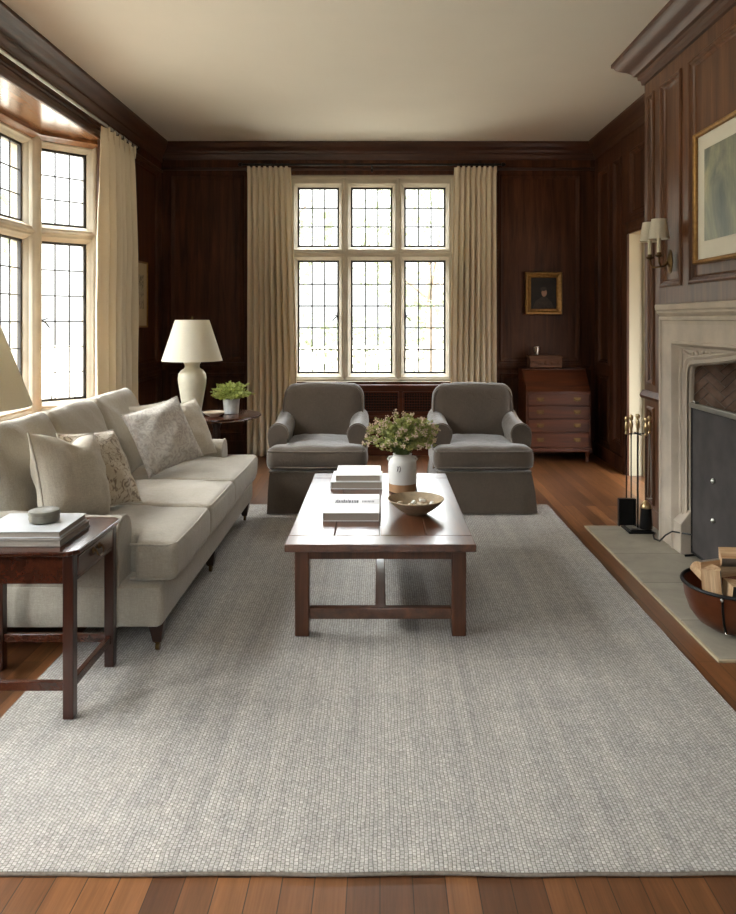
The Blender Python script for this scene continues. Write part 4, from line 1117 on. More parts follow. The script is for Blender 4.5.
def bouquet(name, c, R, H, n, label, leaf, flo, seed, flowers, leaf_s=0.022, low=-0.1):
    q = random.Random(seed); c = Vector(c); t = thing(name, label, 'plant', c)
    st = MB(); lf = MB(); fl = MB()
    for k in range(n):
        a = q.uniform(0, 2*PI); el = q.uniform(low, 1)
        d = Vector((math.cos(a)*math.sqrt(max(0, 1-el*el))*R, math.sin(a)*math.sqrt(max(0, 1-el*el))*R, H*(0.35+0.62*el)))*q.uniform(0.8, 1.08)
        p0 = c+Vector((math.cos(a)*0.02, math.sin(a)*0.02, 0)); p1 = c+Vector((d.x*0.35, d.y*0.35, max(0.02, d.z*0.7))); p2 = c+d
        st.tube([p0, p1, p2], [0.0018, 0.0015, 0.001], 5)
        for j in range(q.randint(9, 14)):
            f = q.uniform(0.35, 1); b = p1.lerp(p2, (f-0.35)/0.65) if f > 0.35 else p0
            an = q.uniform(0, 2*PI); dr = Vector((math.cos(an), math.sin(an), q.uniform(-0.3, 0.9))).normalized()
            dr = (dr+d.normalized()*0.6).normalized(); s_ = leaf_s*q.uniform(0.6, 1.3)
            sd = dr.cross(Vector((q.uniform(-1, 1), q.uniform(-1, 1), q.uniform(-1, 1)))).normalized()*s_*0.32
            nn = dr.cross(sd).normalized()*s_*0.12
            lf.add([b, b+dr*s_*0.45+sd+nn, b+dr*s_, b+dr*s_*0.45-sd+nn, b+dr*s_*0.5], [(0, 1, 4), (1, 2, 4), (2, 3, 4), (3, 0, 4)])
        if q.random() < flowers:
            for j in range(12):
                o = Vector((q.gauss(0, 1), q.gauss(0, 1), q.gauss(0, 1))).normalized()*q.uniform(0.004, 0.018)
                s_ = q.uniform(0.003, 0.006); b = p2+o
                fl.add([b+Vector(e)*s_ for e in ((1, 0, 0), (-1, 0, 0), (0, 1, 0), (0, -1, 0), (0, 0, 1), (0, 0, -1))], [(0, 2, 4), (2, 1, 4), (1, 3, 4), (3, 0, 4), (2, 0, 5), (1, 2, 5), (3, 1, 5), (0, 3, 5)])
    st.build('stems', 'stem', t)
    lf.build('leaves', leaf, t, smooth=False)['kind'] = 'stuff'
    if fl.v: fl.build('blossoms', flo, t)['kind'] = 'stuff'
    return t
bouquet('flower_bunch', (VX, VY, tz+0.190), 0.212, 0.25, 150, 'loose bunch of green sprigs and dusty pink flowers in the white vase', 'leaf', 'flower', 11, 0.75, 0.027)

# bowl with dried pods
BXc, BYc = 0.181, 3.78
b = thing('bowl', 'wide speckled stoneware bowl at the front right of the coffee table', 'bowl', (BXc, BYc, tz))
m = MB(); m.lathe([(0.052, 0), (0.056, 0.002), (0.060, 0.006), (0.085, 0.022), (0.115, 0.045), (0.138, 0.068), (0.143, 0.074), (0.140, 0.077), (0.134, 0.071), (0.11, 0.049), (0.08, 0.028), (0.05, 0.016), (0.001, 0.014)], (BXc, BYc, tz), 56)
m.build('vessel', 'bowl', b)
q = random.Random(2)
for k in range(11):
    a = q.uniform(0, 6.28); r = q.uniform(0.02, 0.085)
    c = Vector((BXc+math.cos(a)*r, BYc+math.sin(a)*r, tz+0.045+0.1*r))
    m = cushion(0.034, 0.02, 0.014, 0.0068, 0.006); m.xf(Matrix.Translation(c) @ Euler((q.uniform(-.5, .5), q.uniform(-.5, .5), q.uniform(0, 6))).to_matrix().to_4x4())
    tag(m.build('pebble', 'whitecer' if k % 3 == 0 else 'pebble', origin=c), 'small pale pebble lying in the stoneware bowl', 'pebble', 'pebbles in the bowl')

# ------------------------------------------------------------------ near end table with books and stone box
ET = thing('end_table', 'reddish mahogany end table with a drawer at the near end of the sofa', 'end table', (-1.31, 2.83, 0))
ex0, ex1, ey0, ey1, ez = -1.575, -1.055, 2.605, 3.075, 0.605
m = MB(); ch = 0.03
m.prism([(ex0+ch, ey0), (ex1-ch, ey0), (ex1, ey0+ch), (ex1, ey1-ch), (ex1-ch, ey1), (ex0+ch, ey1), (ex0, ey1-ch), (ex0, ey0+ch)], 2, ez-0.018, ez)
m.build('tabletop', 'mahog', ET, bevel=0.005, seg=3)
m = MB()
m.box(ex0+0.025, ex1-0.03, ey0+0.022, ey0+0.04, ez-0.118, ez-0.0185); m.box(ex0+0.025, ex1-0.03, ey1-0.04, ey1-0.022, ez-0.118, ez-0.0185)
m.box(ex0+0.02, ex0+0.038, ey0+0.04, ey1-0.04, ez-0.118, ez-0.0185); m.box(ex1-0.045, ex1-0.022, ey0+0.06, ey1-0.06, ez-0.118, ez-0.104); m.box(ex1-0.045, ex1-0.022, ey0+0.06, ey1-0.06, ez-0.03, ez-0.0185)
m.build('apron', 'mahog', ET, bevel=0.002)
m = MB(); m.box(ex1-0.035, ex1-0.018, ey0+0.064, ey1-0.064, ez-0.103, ez-0.031)
dr = m.build('drawer', 'mahog', ET, bevel=0.004)
m = MB(); yc = (ey0+ey1)/2; zc = ez-0.063
for s_ in (-1, 1): m.lathe([(0.001, 0), (0.013, 0.0), (0.012, 0.003), (0.005, 0.005), (0.005, 0.012), (0.001, 0.013)], (ex1-0.018, yc+s_*0.03, zc+0.008), 12, M=Euler((0, PI/2, 0)).to_matrix().to_4x4())
m.tube([(ex1-0.008, yc-0.03, zc+0.008), (ex1-0.002, yc-0.030, zc-0.006), (ex1+0.0, yc-0.018, zc-0.016), (ex1+0.0, yc, zc-0.018), (ex1+0.0, yc+0.018, zc-0.016), (ex1-0.002, yc+0.030, zc-0.006), (ex1-0.008, yc+0.03, zc+0.008)], 0.0035, 8)
m.build('handle', 'dbrass', dr)
for x in (ex0+0.018, ex1-0.056):
    for y in (ey0+0.018, ey1-0.056):
        on = x > RX0
        m = MB(); m.box(x, x+0.038, y, y+0.038, RG if on else 0.0, ez-0.0185); m.build('leg', 'mahogv', ET, bevel=0.003)
for (a, b_, c, d) in ((ex0+0.056, ex1-0.056, ey0+0.026, ey0+0.046), (ex0+0.056, ex1-0.056, ey1-0.046, ey1-0.026), (ex0+0.024, ex0+0.044, ey0+0.056, ey1-0.056), (ex1-0.046, ex1-0.026, ey0+0.056, ey1-0.056)):
    m = MB(); m.box(a, b_, c, d, 0.11, 0.142); m.build('stretcher', 'mahog', ET, bevel=0.002)
G2 = 'books on the end table'
ez += 0.0005
book(-1.455, -1.135, 2.665, 2.94, ez, 0.024, 'cgrey', 'grey book at the bottom of the pair on the end table', G2, rz=0)
book(-1.45, -1.15, 2.685, 2.945, ez+0.0245, 0.024, plain('pale_blue_grey_cover', srgb(190, 192, 194), 0.45, var=0.03), 'pale grey book on top of the pair, under the round stone box', G2, rz=0.02)
bt = thing('trinket_box', 'round grey-green stone box with a pale lid on the end table books', 'box', (-1.262, 2.82, ez+0.049))
m = MB(); m.lathe([(0.045, 0), (0.052, 0.004), (0.055, 0.016), (0.054, 0.028)], (-1.262, 2.82, ez+0.049), 40); m.build('body', 'boxstone', bt)
m = MB(); m.lathe([(0.056, 0.029), (0.057, 0.034), (0.054, 0.044), (0.04, 0.048), (0.001, 0.049)], (-1.262, 2.82, ez+0.049), 40); m.build('lid', 'boxstone', bt)

# floor lamp at the left edge
fl = thing('floor_lamp', 'floor lamp with a large cream cone shade beside the near end of the sofa', 'floor lamp', (-1.70, 2.97, 0))
fx, fy = -1.70, 2.97
m = MB(); m.lathe([(0.115, 0), (0.12, 0.006), (0.11, 0.02), (0.03, 0.03), (0.014, 0.045)], (fx, fy, 0), 40); m.build('base', 'dbrass', fl)
m = MB(); m.lathe([(0.011, 0.04), (0.011, 1.10), (0.016, 1.105), (0.016, 1.16), (0.004, 1.17), (0.004, 1.42)], (fx, fy, 0), 16); m.build('pole', 'dbrass', fl)
m = MB(); m.lathe([(0.295, 1.065), (0.165, 1.42), (0.163, 1.42), (0.293, 1.065)], (fx, fy, 0), 64, cap=False)
for a in (0, 2.09, 4.18): m.tube([(fx, fy, 1.41), (fx+0.163*math.cos(a), fy+0.163*math.sin(a), 1.417)], 0.002, 6)
m.build('lamp_shade', 'shade', fl)

# ------------------------------------------------------------------ round table, lamp, plant, dish
RT = (-1.28, 5.87); rz_ = 0.675
t = thing('round_side_table', 'round mahogany pedestal table in the corner beyond the sofa', 'side table', (RT[0], RT[1], 0))
m = MB(); m.lathe([(0.001, rz_-0.03), (0.30, rz_-0.03), (0.335, rz_-0.022), (0.347, rz_-0.012), (0.345, rz_-0.002), (0.338, rz_), (0.001, rz_)], (RT[0], RT[1], 0), 72); m.build('tabletop', 'mahog', t)
m = MB(); m.lathe([(0.03, 0.16), (0.05, 0.18), (0.055, 0.22), (0.04, 0.27), (0.026, 0.30), (0.022, 0.42), (0.03, 0.50), (0.026, 0.56), (0.036, 0.60), (0.08, 0.635), (0.085, rz_-0.03)], (RT[0], RT[1], 0), 32); m.build('pedestal', 'mahogv', t)
for k in range(3):
    a = k*2*PI/3+PI/2; m = MB(); u = Vector((math.cos(a), math.sin(a), 0)); c = Vector((RT[0], RT[1], 0))
    m.tube([c+u*0.02+Vector((0, 0, 0.20)), c+u*0.10+Vector((0, 0, 0.17)), c+u*0.19+Vector((0, 0, 0.09)), c+u*0.26+Vector((0, 0, 0.03)), c+u*0.30+Vector((0, 0, 0.018))], [0.026, 0.024, 0.02, 0.017, 0.018], 10)
    m.build('leg', 'mahogv', t)
rz_ += 0.0005
lx, ly = -1.46, 5.83
t = thing('table_lamp', 'table lamp with pale crackle-glazed jar base and cream cone shade on the round table', 'lamp', (lx, ly, rz_))
m = MB(); m.box(lx-0.07, lx+0.07, ly-0.07, ly+0.07, rz_, rz_+0.022); m.build('plinth', plain('pale_plinth', srgb(190, 188, 180), 0.2, var=0.03), t, bevel=0.003)
m = MB(); m.lathe([(0.066, 0.022), (0.070, 0.028), (0.078, 0.08), (0.092, 0.16), (0.105, 0.24), (0.109, 0.285), (0.104, 0.32), (0.084, 0.347), (0.062, 0.360), (0.056, 0.372), (0.057, 0.392), (0.066, 0.404), (0.066, 0.412), (0.04, 0.414)], (lx, ly, rz_), 48); m.build('base', 'cer', t)
m = MB(); m.lathe([(0.012, 0.414), (0.012, 0.44), (0.003, 0.442), (0.003, 0.745), (0.007, 0.752), (0.004, 0.765), (0.001, 0.767)], (lx, ly, rz_), 12); m.build('stem', 'dbrass', t)
m = MB(); m.lathe([(0.232, 0.42), (0.130, 0.737), (0.128, 0.737), (0.230, 0.42)], (lx, ly, rz_), 64, cap=False)
for a in (0.4, 2.49, 4.58): m.tube([(lx, ly, rz_+0.732), (lx+0.128*math.cos(a), ly+0.128*math.sin(a), rz_+0.735)], 0.002, 6)
m.build('lamp_shade', 'shade', t)
px, py = -1.17, 5.90
t = thing('plant_pot', 'small pale grey stone pot on the round table', 'pot', (px, py, rz_))
m = MB(); m.lathe([(0.052, 0), (0.056, 0.003), (0.060, 0.05), (0.0655, 0.112), (0.0655, 0.118), (0.060, 0.118), (0.056, 0.09), (0.001, 0.088)], (px, py, rz_), 40); m.build('body', plain('grey_stone_pot', srgb(196, 196, 192), 0.6, var=0.1, scale=30), t)
bouquet('leafy_plant', (px, py, rz_+0.09), 0.155, 0.15, 70, 'bright green leafy plant in the grey pot on the round table', 'leaf2', 'flower', 21, 0.0, 0.042, low=-0.15)
dx, dy = -1.265, 5.72
m = MB(); m.lathe([(0.03, 0), (0.034, 0.003), (0.07, 0.022), (0.083, 0.036), (0.080, 0.038), (0.066, 0.026), (0.03, 0.008), (0.001, 0.007)], (dx, dy, rz_), 40)
tag(m.build('small_dish', plain('cream_dish', srgb(206, 190, 170), 0.4, var=0.08), origin=(dx, dy, rz_)), 'small shallow cream dish in front of the pot on the round table', 'dish')

# ------------------------------------------------------------------ radiator cover under the far window
rc = thing('radiator_cover', 'wooden radiator cover with lattice grilles below the far window', 'radiator cover', (-0.09, YB-0.08, 0))
m = MB(); fr0 = YB-0.085; gr = [(-1.02+XL*0, -0.50), (-0.43, 0.185), (0.25, 0.80)]
hol = [(a+1.06, 0.455, b_+1.06, 0.655) for a, b_ in gr]
panelwall(m, (-1.06, fr0, 0), (1, 0, 0), (0, 0, 1), (0, -1, 0), 1.92, 0.715, holes=hol, panels=[(a+1.06, 0.14, b_+1.06, 0.40) for a, b_ in gr])
for h_ in hol: m.sweep([(-0.012, 0.0), (-0.010, 0.008), (0, 0.010), (0.006, 0.004), (0.006, -0.02)], [(h_[0], h_[1]), (h_[2], h_[1]), (h_[2], h_[3]), (h_[0], h_[3])], True, (-1.06, fr0, 0), (1, 0, 0), (0, 0, 1), (0, -1, 0))
m.box(-1.06, -1.05, fr0, YB-0.005, 0, 0.715); m.box(0.85, 0.86, fr0, YB-0.005, 0, 0.715)
m.build('case', 'bureau', rc)
m = MB(); m.box(-1.08, 0.88, fr0-0.01, YB-0.01, 0.7155, 0.735); m.build('top_board', 'bureau', rc, bevel=0.004)
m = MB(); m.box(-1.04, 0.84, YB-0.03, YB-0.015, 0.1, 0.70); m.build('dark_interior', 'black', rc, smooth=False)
for h_ in hol:
    m = MB(); a, b_ = h_[0]-1.06, h_[2]-1.06; nx_ = int((b_-a)/0.027); nz_ = 7
    for i in range(1, nx_): x = a+(b_-a)*i/nx_; m.box(x-0.003, x+0.003, fr0+0.004, fr0+0.010, h_[1], h_[3])
    for j in range(1, nz_): z = h_[1]+(h_[3]-h_[1])*j/nz_; m.box(a, b_, fr0+0.010, fr0+0.015, z-0.003, z+0.003)
    m.build('lattice_grille', 'bureau', rc, smooth=False)

# ------------------------------------------------------------------ bureau, box, cup, portrait
bx0, bx1, by0, by1 = 1.445, 2.09, 7.42, 7.86
t = thing('bureau', 'small slant-front wooden bureau with four drawers below the dark portrait', 'bureau', (1.77, 7.64, 0))
m = MB(); m.prism([(by0+0.01, 0.12), (by1, 0.12), (by1, 0.905), (by0+0.20, 0.905), (by0+0.01, 0.695)], 0, bx0, bx1); m.build('carcase', 'bureau', t, bevel=0.004)
m = MB(); m.box(bx0-0.008, bx1+0.008, by0-0.008, by1, 0.105, 0.14); m.build('base_moulding', 'bureau', t, bevel=0.006)
m = MB(); m.box(bx0+0.002, bx1-0.002, by0+0.19, by1, 0.9055, 0.918); m.build('top', 'bureau', t, bevel=0.003)
ang = math.atan2(0.21, 0.19)
m = MB(); M_ = Matrix.Translation((0, by0+0.012, 0.69)) @ Euler((ang, 0, 0)).to_matrix().to_4x4(); m.box(bx0+0.012, bx1-0.012, 0.004, 0.27, 0.0, 0.014, M_)
fo = m.build('fall_front', 'bureau', t, bevel=0.003)
zs = [0.15, 0.30, 0.435, 0.565, 0.685]
for i in range(4):
    m = MB(); m.box(bx0+0.022, bx1-0.022, by0-0.004, by0+0.012, zs[i]+0.005, zs[i+1]-0.005); do = m.build('drawer', 'bureau', t, bevel=0.004)
    for x in (bx0+0.14, bx1-0.14):
        z = (zs[i]+zs[i+1])/2; m = MB()
        m.box(x-0.035, x+0.035, by0-0.007, by0-0.004, z-0.012, z+0.02)
        m.tube([(x-0.026, by0-0.008, z+0.008), (x-0.024, by0-0.02, z-0.010), (x, by0-0.022, z-0.016), (x+0.024, by0-0.02, z-0.010), (x+0.026, by0-0.008, z+0.008)], 0.0035, 8)
        m.build('handle', 'dbrass', do)
for x in (bx0+0.035, bx1-0.035):
    for y in (by0+0.03, by1-0.035):
        m = MB(); m.lathe([(0.016, 0), (0.022, 0.01), (0.018, 0.03), (0.014, 0.05), (0.026, 0.08), (0.03, 0.105)], (x, y, 0), 20); m.build('foot', 'bureau', t)
zt = 0.9185
t = thing('carved_box', 'small carved wooden box on top of the bureau', 'box', (1.69, 7.72, zt))
m = MB()
m.box(1.53, 1.86, 7.66, 7.80, zt+0.008, zt+0.105)
for k in range(5): m.lathe([(0.022, -0.004), (0.018, 0.004), (0.006, 0.006), (0.001, 0.007)], (1.565+k*0.065, 7.658, zt+0.055), 14, M=Euler((PI/2, 0, 0)).to_matrix().to_4x4())
m.build('body', 'boxwood', t, bevel=0.004)
m = MB(); m.box(1.52, 1.87, 7.65, 7.81, zt+0.1055, zt+0.125); m.box(1.54, 1.85, 7.67, 7.79, zt+0.125, zt+0.135); m.build('lid', 'boxwood', t, bevel=0.004)
for x in (1.545, 1.845):
    for y in (7.67, 7.79): m = MB(); m.lathe([(0.012, 0), (0.014, 0.004), (0.010, 0.008)], (x, y, zt), 12); m.build('foot', 'boxwood', t)
m = MB(); m.lathe([(0.030, 0), (0.034, 0.004), (0.030, 0.012), (0.036, 0.03), (0.040, 0.075), (0.042, 0.082), (0.038, 0.082), (0.034, 0.03), (0.001, 0.012)], (1.615, 7.73, zt+0.1355), 32)
tag(m.build('silver_cup', 'silver', origin=(1.615, 7.73, zt+0.1355)), 'small tarnished silver cup on the carved box', 'cup')

def frame_ring(m, O, U, V, N, w, h, prof):
    m.sweep(prof, [(0, 0), (w, 0), (w, h), (0, h)], True, O, U, V, N)
GILT = [(0.0, 0.0), (0.0, 0.022), (0.008, 0.034), (0.020, 0.036), (0.032, 0.026), (0.042, 0.018), (0.052, 0.022), (0.058, 0.016), (0.060, 0.006)]
pt0 = (1.525, YB-0.022, 1.47)
t = thing('portrait_painting', 'small dark bust portrait in a gilt frame above the bureau', 'painting', pt0)
m = MB(); frame_ring(m, pt0, (1, 0, 0), (0, 0, 1), (0, -1, 0), 0.385, 0.445, GILT); m.box(pt0[0], pt0[0]+0.385, YB-0.022, YB+0.01-0.012, 1.47, 1.915); m.build('frame', 'gilt', t)
m = MB(); m.box(pt0[0]+0.055, pt0[0]+0.33, YB-0.031, YB-0.0225, 1.525, 1.86); cv = m.build('canvas', 'darkpaint', t, smooth=False)
def disc(m, cx_, cz_, rx, rz2, y, n=20): m.add([(cx_+rx*math.cos(2*PI*k/n), y, cz_+rz2*math.sin(2*PI*k/n)) for k in range(n)], [tuple(range(n))])
m = MB(); m.add([(1.60, YB-0.0315, 1.527), (1.83, YB-0.0315, 1.527), (1.80, YB-0.0315, 1.60), (1.745, YB-0.0315, 1.655), (1.695, YB-0.0315, 1.655), (1.63, YB-0.0315, 1.61)], [(0, 1, 2, 3, 4, 5)]); m.build('painted_coat', 'coatp', cv, smooth=False)
m = MB(); disc(m, 1.722, 1.70, 0.028, 0.044, YB-0.0318); m.build('painted_face', 'skin', cv, smooth=False)
m = MB(); disc(m, 1.714, 1.738, 0.034, 0.022, YB-0.0321); m.build('painted_hair', 'coatp', cv, smooth=False)

# small framed drawing on the left wall
o0 = (XL+0.022, 6.87, 1.34)
t = thing('framed_drawing', 'small framed drawing on the dark wall beside the bay curtain', 'picture', o0)
m = MB(); frame_ring(m, o0, (0, 1, 0), (0, 0, 1), (1, 0, 0), 0.44, 0.63, [(0, 0), (0, 0.016), (0.006, 0.02), (0.014, 0.018), (0.018, 0.01)]); m.box(XL+0.002, XL+0.022, 6.87, 7.31, 1.34, 1.97); m.build('frame', 'gilt', t)
m = MB(); m.box(XL+0.0225, XL+0.03, 6.885, 7.295, 1.355, 1.955); mo = m.build('mount', 'printmat', t, smooth=False)
m = MB(); m.box(XL+0.03, XL+0.0315, 6.98, 7.20, 1.52, 1.84); m.build('drawing', 'sketch', mo, smooth=False)

# large painting over the mantel
o0 = (BX-0.018, 4.37, 1.735); pw, ph_ = 1.0, 0.755
t = thing('framed_painting', 'large muted abstract painting in a thin gilt frame above the fireplace', 'painting', (BX-0.018, 3.87, 1.735))
m = MB(); frame_ring(m, o0, (0, -1, 0), (0, 0, 1), (-1, 0, 0), pw, ph_, [(0, 0), (0, 0.028), (0.006, 0.034), (0.016, 0.03), (0.022, 0.022), (0.026, 0.012)]); m.box(BX-0.018, BX+0.002, 3.37, 4.37, 1.735, 1.735+ph_); m.build('frame', 'gilt', t)
m = MB(); m.box(BX-0.026, BX-0.0185, 3.393, 4.347, 1.758, 1.735+ph_-0.023); mo = m.build('mount', 'mat', t, smooth=False)
m = MB(); m.box(BX-0.028, BX-0.0262, 3.48, 4.26, 1.86, 1.735+ph_-0.11); m.build('painted_sheet', 'art', mo, smooth=False)

# ------------------------------------------------------------------ sconce
sy, sz = 4.79, 1.785
t = thing('wall_sconce', 'two-arm brass candle sconce with cream shades on the chimney panelling', 'wall lamp', (BX, sy, sz))
m = MB(); m.lathe([(0.001, -0.002), (0.038, 0.0), (0.040, 0.006), (0.026, 0.014), (0.012, 0.022), (0.001, 0.024)], (0, 0, 0), 28); m.warp(lambda p: (p.x*2.0, p.y, p.z)); m.xf(Matrix.Translation((BX-0.002-0.012, sy, sz)) @ Euler((0, -PI/2, 0)).to_matrix().to_4x4()); m.build('back_plate', 'dbrass', t)
for s_ in (-1, 1):
    ax_ = BX-0.118; ay = sy+s_*0.08
    m = MB(); m.tube([(BX-0.03, sy, sz), (BX-0.06, sy+s_*0.02, sz-0.03), (BX-0.10, sy+s_*0.06, sz-0.035), (ax_, ay, sz-0.005), (ax_, ay, sz+0.02)], [0.008, 0.006, 0.006, 0.006, 0.007], 10)
    m.lathe([(0.010, 0.02), (0.026, 0.03), (0.028, 0.036), (0.012, 0.038), (0.014, 0.052)], (ax_, ay, sz), 20)
    am = m.build('arm', 'dbrass', t)
    m = MB(); m.lathe([(0.0125, 0.05), (0.0125, 0.155), (0.004, 0.158)], (ax_, ay, sz), 16); m.build('candle_tube', plain('ivory_tube', srgb(224, 214, 186), 0.5, var=0.03), am)
    m = MB(); m.lathe([(0.064, 0.135), (0.046, 0.26), (0.045, 0.26), (0.063, 0.135)], (ax_, ay, sz), 32, cap=False); m.lathe([(0.003, 0.15), (0.003, 0.25)], (ax_, ay, sz), 6); m.tube([(ax_-0.045, ay, sz+0.25), (ax_+0.045, ay, sz+0.25)], 0.0015, 6); m.build('lamp_shade', 'shade', am)

# ------------------------------------------------------------------ fireplace
FC = 3.87; FX = 1.80; FW = 0.94         # centre, face plane, half width
fp = thing('fireplace', 'carved limestone fireplace with a flattened Tudor arch', 'fireplace', (FX, FC, 0.0))
V3 = (0, 0, 1); Uf = (0, -1, 0); Nf = (-1, 0, 0); Of = (FX, FC+FW, 0)
cu = FW
def uu(y): return FC+FW-y
RW, RH = 0.745, 1.285                    # label frame half width, height
arch = [(cu-0.640, 0.0), (cu-0.640, 1.05), (cu-0.636, 1.095), (cu-0.620, 1.127), (cu-0.592, 1.147), (cu-0.54, 1.156), (cu-0.30, 1.175), (cu-0.10, 1.198), (cu, 1.212)]
arch = arch+[(2*cu-a, b) for a, b in arch[-2::-1]]
m = MB()
panelwall(m, Of, Uf, V3, Nf, 2*FW, 1.435, holes=[(cu-RW, -0.1, cu+RW, RH)])
rect = [(cu-RW, 0), (cu-RW, RH), (cu+RW, RH), (cu+RW, 0)]
rev = rect[::-1]
m.sweep([(0, 0), (0.004, 0.012), (0.014, 0.014), (0.022, 0.004), (0.026, -0.014), (0.034, -0.026), (0.046, -0.030), (0.05, -0.042)], rev, False, Of, Uf, V3, Nf)
# outer edge mouldings and returns
oe = [(0, 0), (0, 1.435), (2*FW, 1.435), (2*FW, 0)][::-1]
m.sweep([(0, -0.075), (0, 0.010), (0.010, 0.016), (0.022, 0.014), (0.028, 0.004), (0.05, 0.0)], oe, False, Of, Uf, V3, Nf)
m.build('surround', 'stonef', fp)
# spandrel panel and arch mouldings
m = MB(); Ov = Vector(Of); U_ = Vector(Uf); V_ = Vector(V3); N_ = Vector(Nf)
P = lambda u, v_, n_: Ov+U_*u+V_*v_+N_*n_
fr_in = RW-0.045; top = RH-0.045
bnd = []
for (a, b_) in arch:
    if b_ <= 1.06: bnd.append((cu-fr_in if a < cu else cu+fr_in, b_))
    elif b_ < 1.15 and abs(a-cu) > 0.5:
        f = (b_-1.05)/0.09; s_ = -1 if a < cu else 1; bnd.append((cu+s_*fr_in, 1.05+(top-1.05)*min(1, f*1.0)))
    else: bnd.append((cu+(a-cu)*1.12 if abs(a-cu) > 0.5 else a, top))
for i in range(len(arch)-1):
    m.quad(P(arch[i][0], arch[i][1], -0.045), P(arch[i+1][0], arch[i+1][1], -0.045), P(bnd[i+1][0], bnd[i+1][1], -0.045), P(bnd[i][0], bnd[i][1], -0.045))
ar = arch[::-1]
m.sweep([(-0.05, -0.044), (-0.046, -0.034), (-0.036, -0.030), (-0.026, -0.036), (-0.018, -0.052), (-0.006, -0.060), (0.004, -0.056), (0.010, -0.064), (0.012, -0.075), (0.012, -0.085)], ar, False, Of, Uf, V3, Nf)
# leaf carving in the spandrels
q = random.Random(5)
for s_ in (-1, 1):
    for k in range(9):
        f = k/8; c = P(cu+s_*(0.66-0.36*f), 1.215-0.02*math.sin(f*6)+0.005*f, -0.042)
        M_ = Matrix.Translation(c)
        cs = cushion(0.02, 0.05, 0.026, 0.009, 0.008); cs.xf(M_ @ Euler((q.uniform(-0.8, 0.8), 0, 0)).to_matrix().to_4x4()); m.add(cs.v, cs.f)
m.build('arch', 'stonef', fp)
# plinth blocks with sloped stops
for s_ in (-1, 1):
    m = MB(); ya = FC+s_*0.80; yb_ = FC+s_*0.613
    y0, y1 = min(ya, yb_), max(ya, yb_)
    m.prism([(FX-0.003, 0.012), (FX+0.082, 0.012), (FX+0.082, 0.27), (FX+0.06, 0.27), (FX-0.003, 0.19)], 1, y0, y1); m.build('plinth_block', 'stonef', fp, bevel=0.004)
m = MB(); m.sweep([(0, 0.0), (0.0, 0.02), (0.015, 0.03), (0.03, 0.05), (0.05, 0.055), (0.06, 0.05), (0.075, 0.055), (0.08, 0.0)], [(0.0, 0), (2*FW, 0)], False, (FX, FC+FW, 1.435), Uf, V3, Nf)
shp = [(0.07, 0), (-0.0, 0), (-0.010, 0.012), (-0.018, 0.020), (-0.020, 0.034), (-0.030, 0.04), (-0.034, 0.068), (-0.028, 0.076), (0.07, 0.078)]
m = MB(); m.prism([(FX+a, 1.4355+b_) for a, b_ in shp], 1, FC-FW-0.022, FC+FW+0.022); m.build('mantel_shelf', 'stonef', fp, bevel=0.003)

# firebox
fb = MB()
DX = 2.38
Yo = 0.60
fb.box(FX+0.082, DX, FC-0.66, FC+0.66, 0.0, 0.014)
fb.quad((DX, FC-0.5, 0), (DX, FC+0.5, 0), (DX, FC+0.5, 1.6), (DX, FC-0.5, 1.6))
fb.quad((FX+0.082, FC+0.66, 0), (DX, FC+0.53, 0), (DX, FC+0.53, 1.6), (FX+0.082, FC+0.66, 1.6))
fb.quad((FX+0.082, FC-0.66, 0), (DX, FC-0.53, 0), (DX, FC-0.53, 1.6), (FX+0.082, FC-0.66, 1.6))
fb.quad((FX+0.082, FC-0.7, 1.6), (DX, FC-0.7, 1.6), (DX, FC+0.7, 1.6), (FX+0.082, FC+0.7, 1.6))
fb.quad((FX+0.082, FC-0.7, 1.26), (FX+0.082, FC+0.7, 1.26), (FX+0.082, FC+0.7, 1.6), (FX+0.082, FC-0.7, 1.6))
fbo = fb.build('firebox', 'mortar', fp, smooth=False)
def herring(O, U, V, N, w, h, parent):
    O, U, V, N = Vector(O), Vector(U), Vector(V), Vector(N); Wb, n = 0.044, 3; Lb = Wb*n; g = 0.003
    bm = bmesh.new(); rot = Matrix.Rotation(PI/4, 2)
    def brick(x, y, a, b_):
        pts = [rot @ Vector(p) for p in ((x+g, y+g), (x+a-g, y+g), (x+a-g, y+b_-g), (x+g, y+b_-g))]
        if max(p.x for p in pts) < 0 or min(p.x for p in pts) > w or max(p.y for p in pts) < 0 or min(p.y for p in pts) > h: return
        vs = [bm.verts.new((p.x, p.y, 0)) for p in pts]+[bm.verts.new((p.x, p.y, 0.008)) for p in pts]
        bm.faces.new(vs[4:]); 
        for i in range(4): bm.faces.new((vs[i], vs[(i+1) % 4], vs[(i+1) % 4+4], vs[i+4]))
    K = int(2.5/Wb)
    for k in range(-K, K):
        for mm in range(-13, 13):
            x = k*Wb+mm*2*Lb; brick(x, k*Wb, Lb, Wb); brick(x+Lb, (k-n+1)*Wb, Wb, Lb)
    for co, no in (((0, 0, 0), (-1, 0, 0)), ((w, 0, 0), (1, 0, 0)), ((0, 0, 0), (0, -1, 0)), ((0, h, 0), (0, 1, 0))):
        bmesh.ops.bisect_plane(bm, geom=bm.verts[:]+bm.edges[:]+bm.faces[:], plane_co=co, plane_no=no, clear_outer=True)
    bm.verts.ensure_lookup_table(); m = MB(); bm.verts.index_update()
    m.v = [O+U*v_.co.x+V*v_.co.y+N*v_.co.z for v_ in bm.verts]; m.f = [tuple(v_.index for v_ in f.verts) for f in bm.faces]; bm.free()
    return m.build('brick_lining', 'brick', parent, smooth=False)
d = Vector((DX-FX-0.082, -0.13, 0)); wdt = d.length; d.normalize()
herring((FX+0.082, FC+0.659, 0.014), d, V3, d.cross(Vector(V3)), wdt, 1.55, fbo)
d2 = Vector((DX-FX-0.082, 0.13, 0)).normalized()
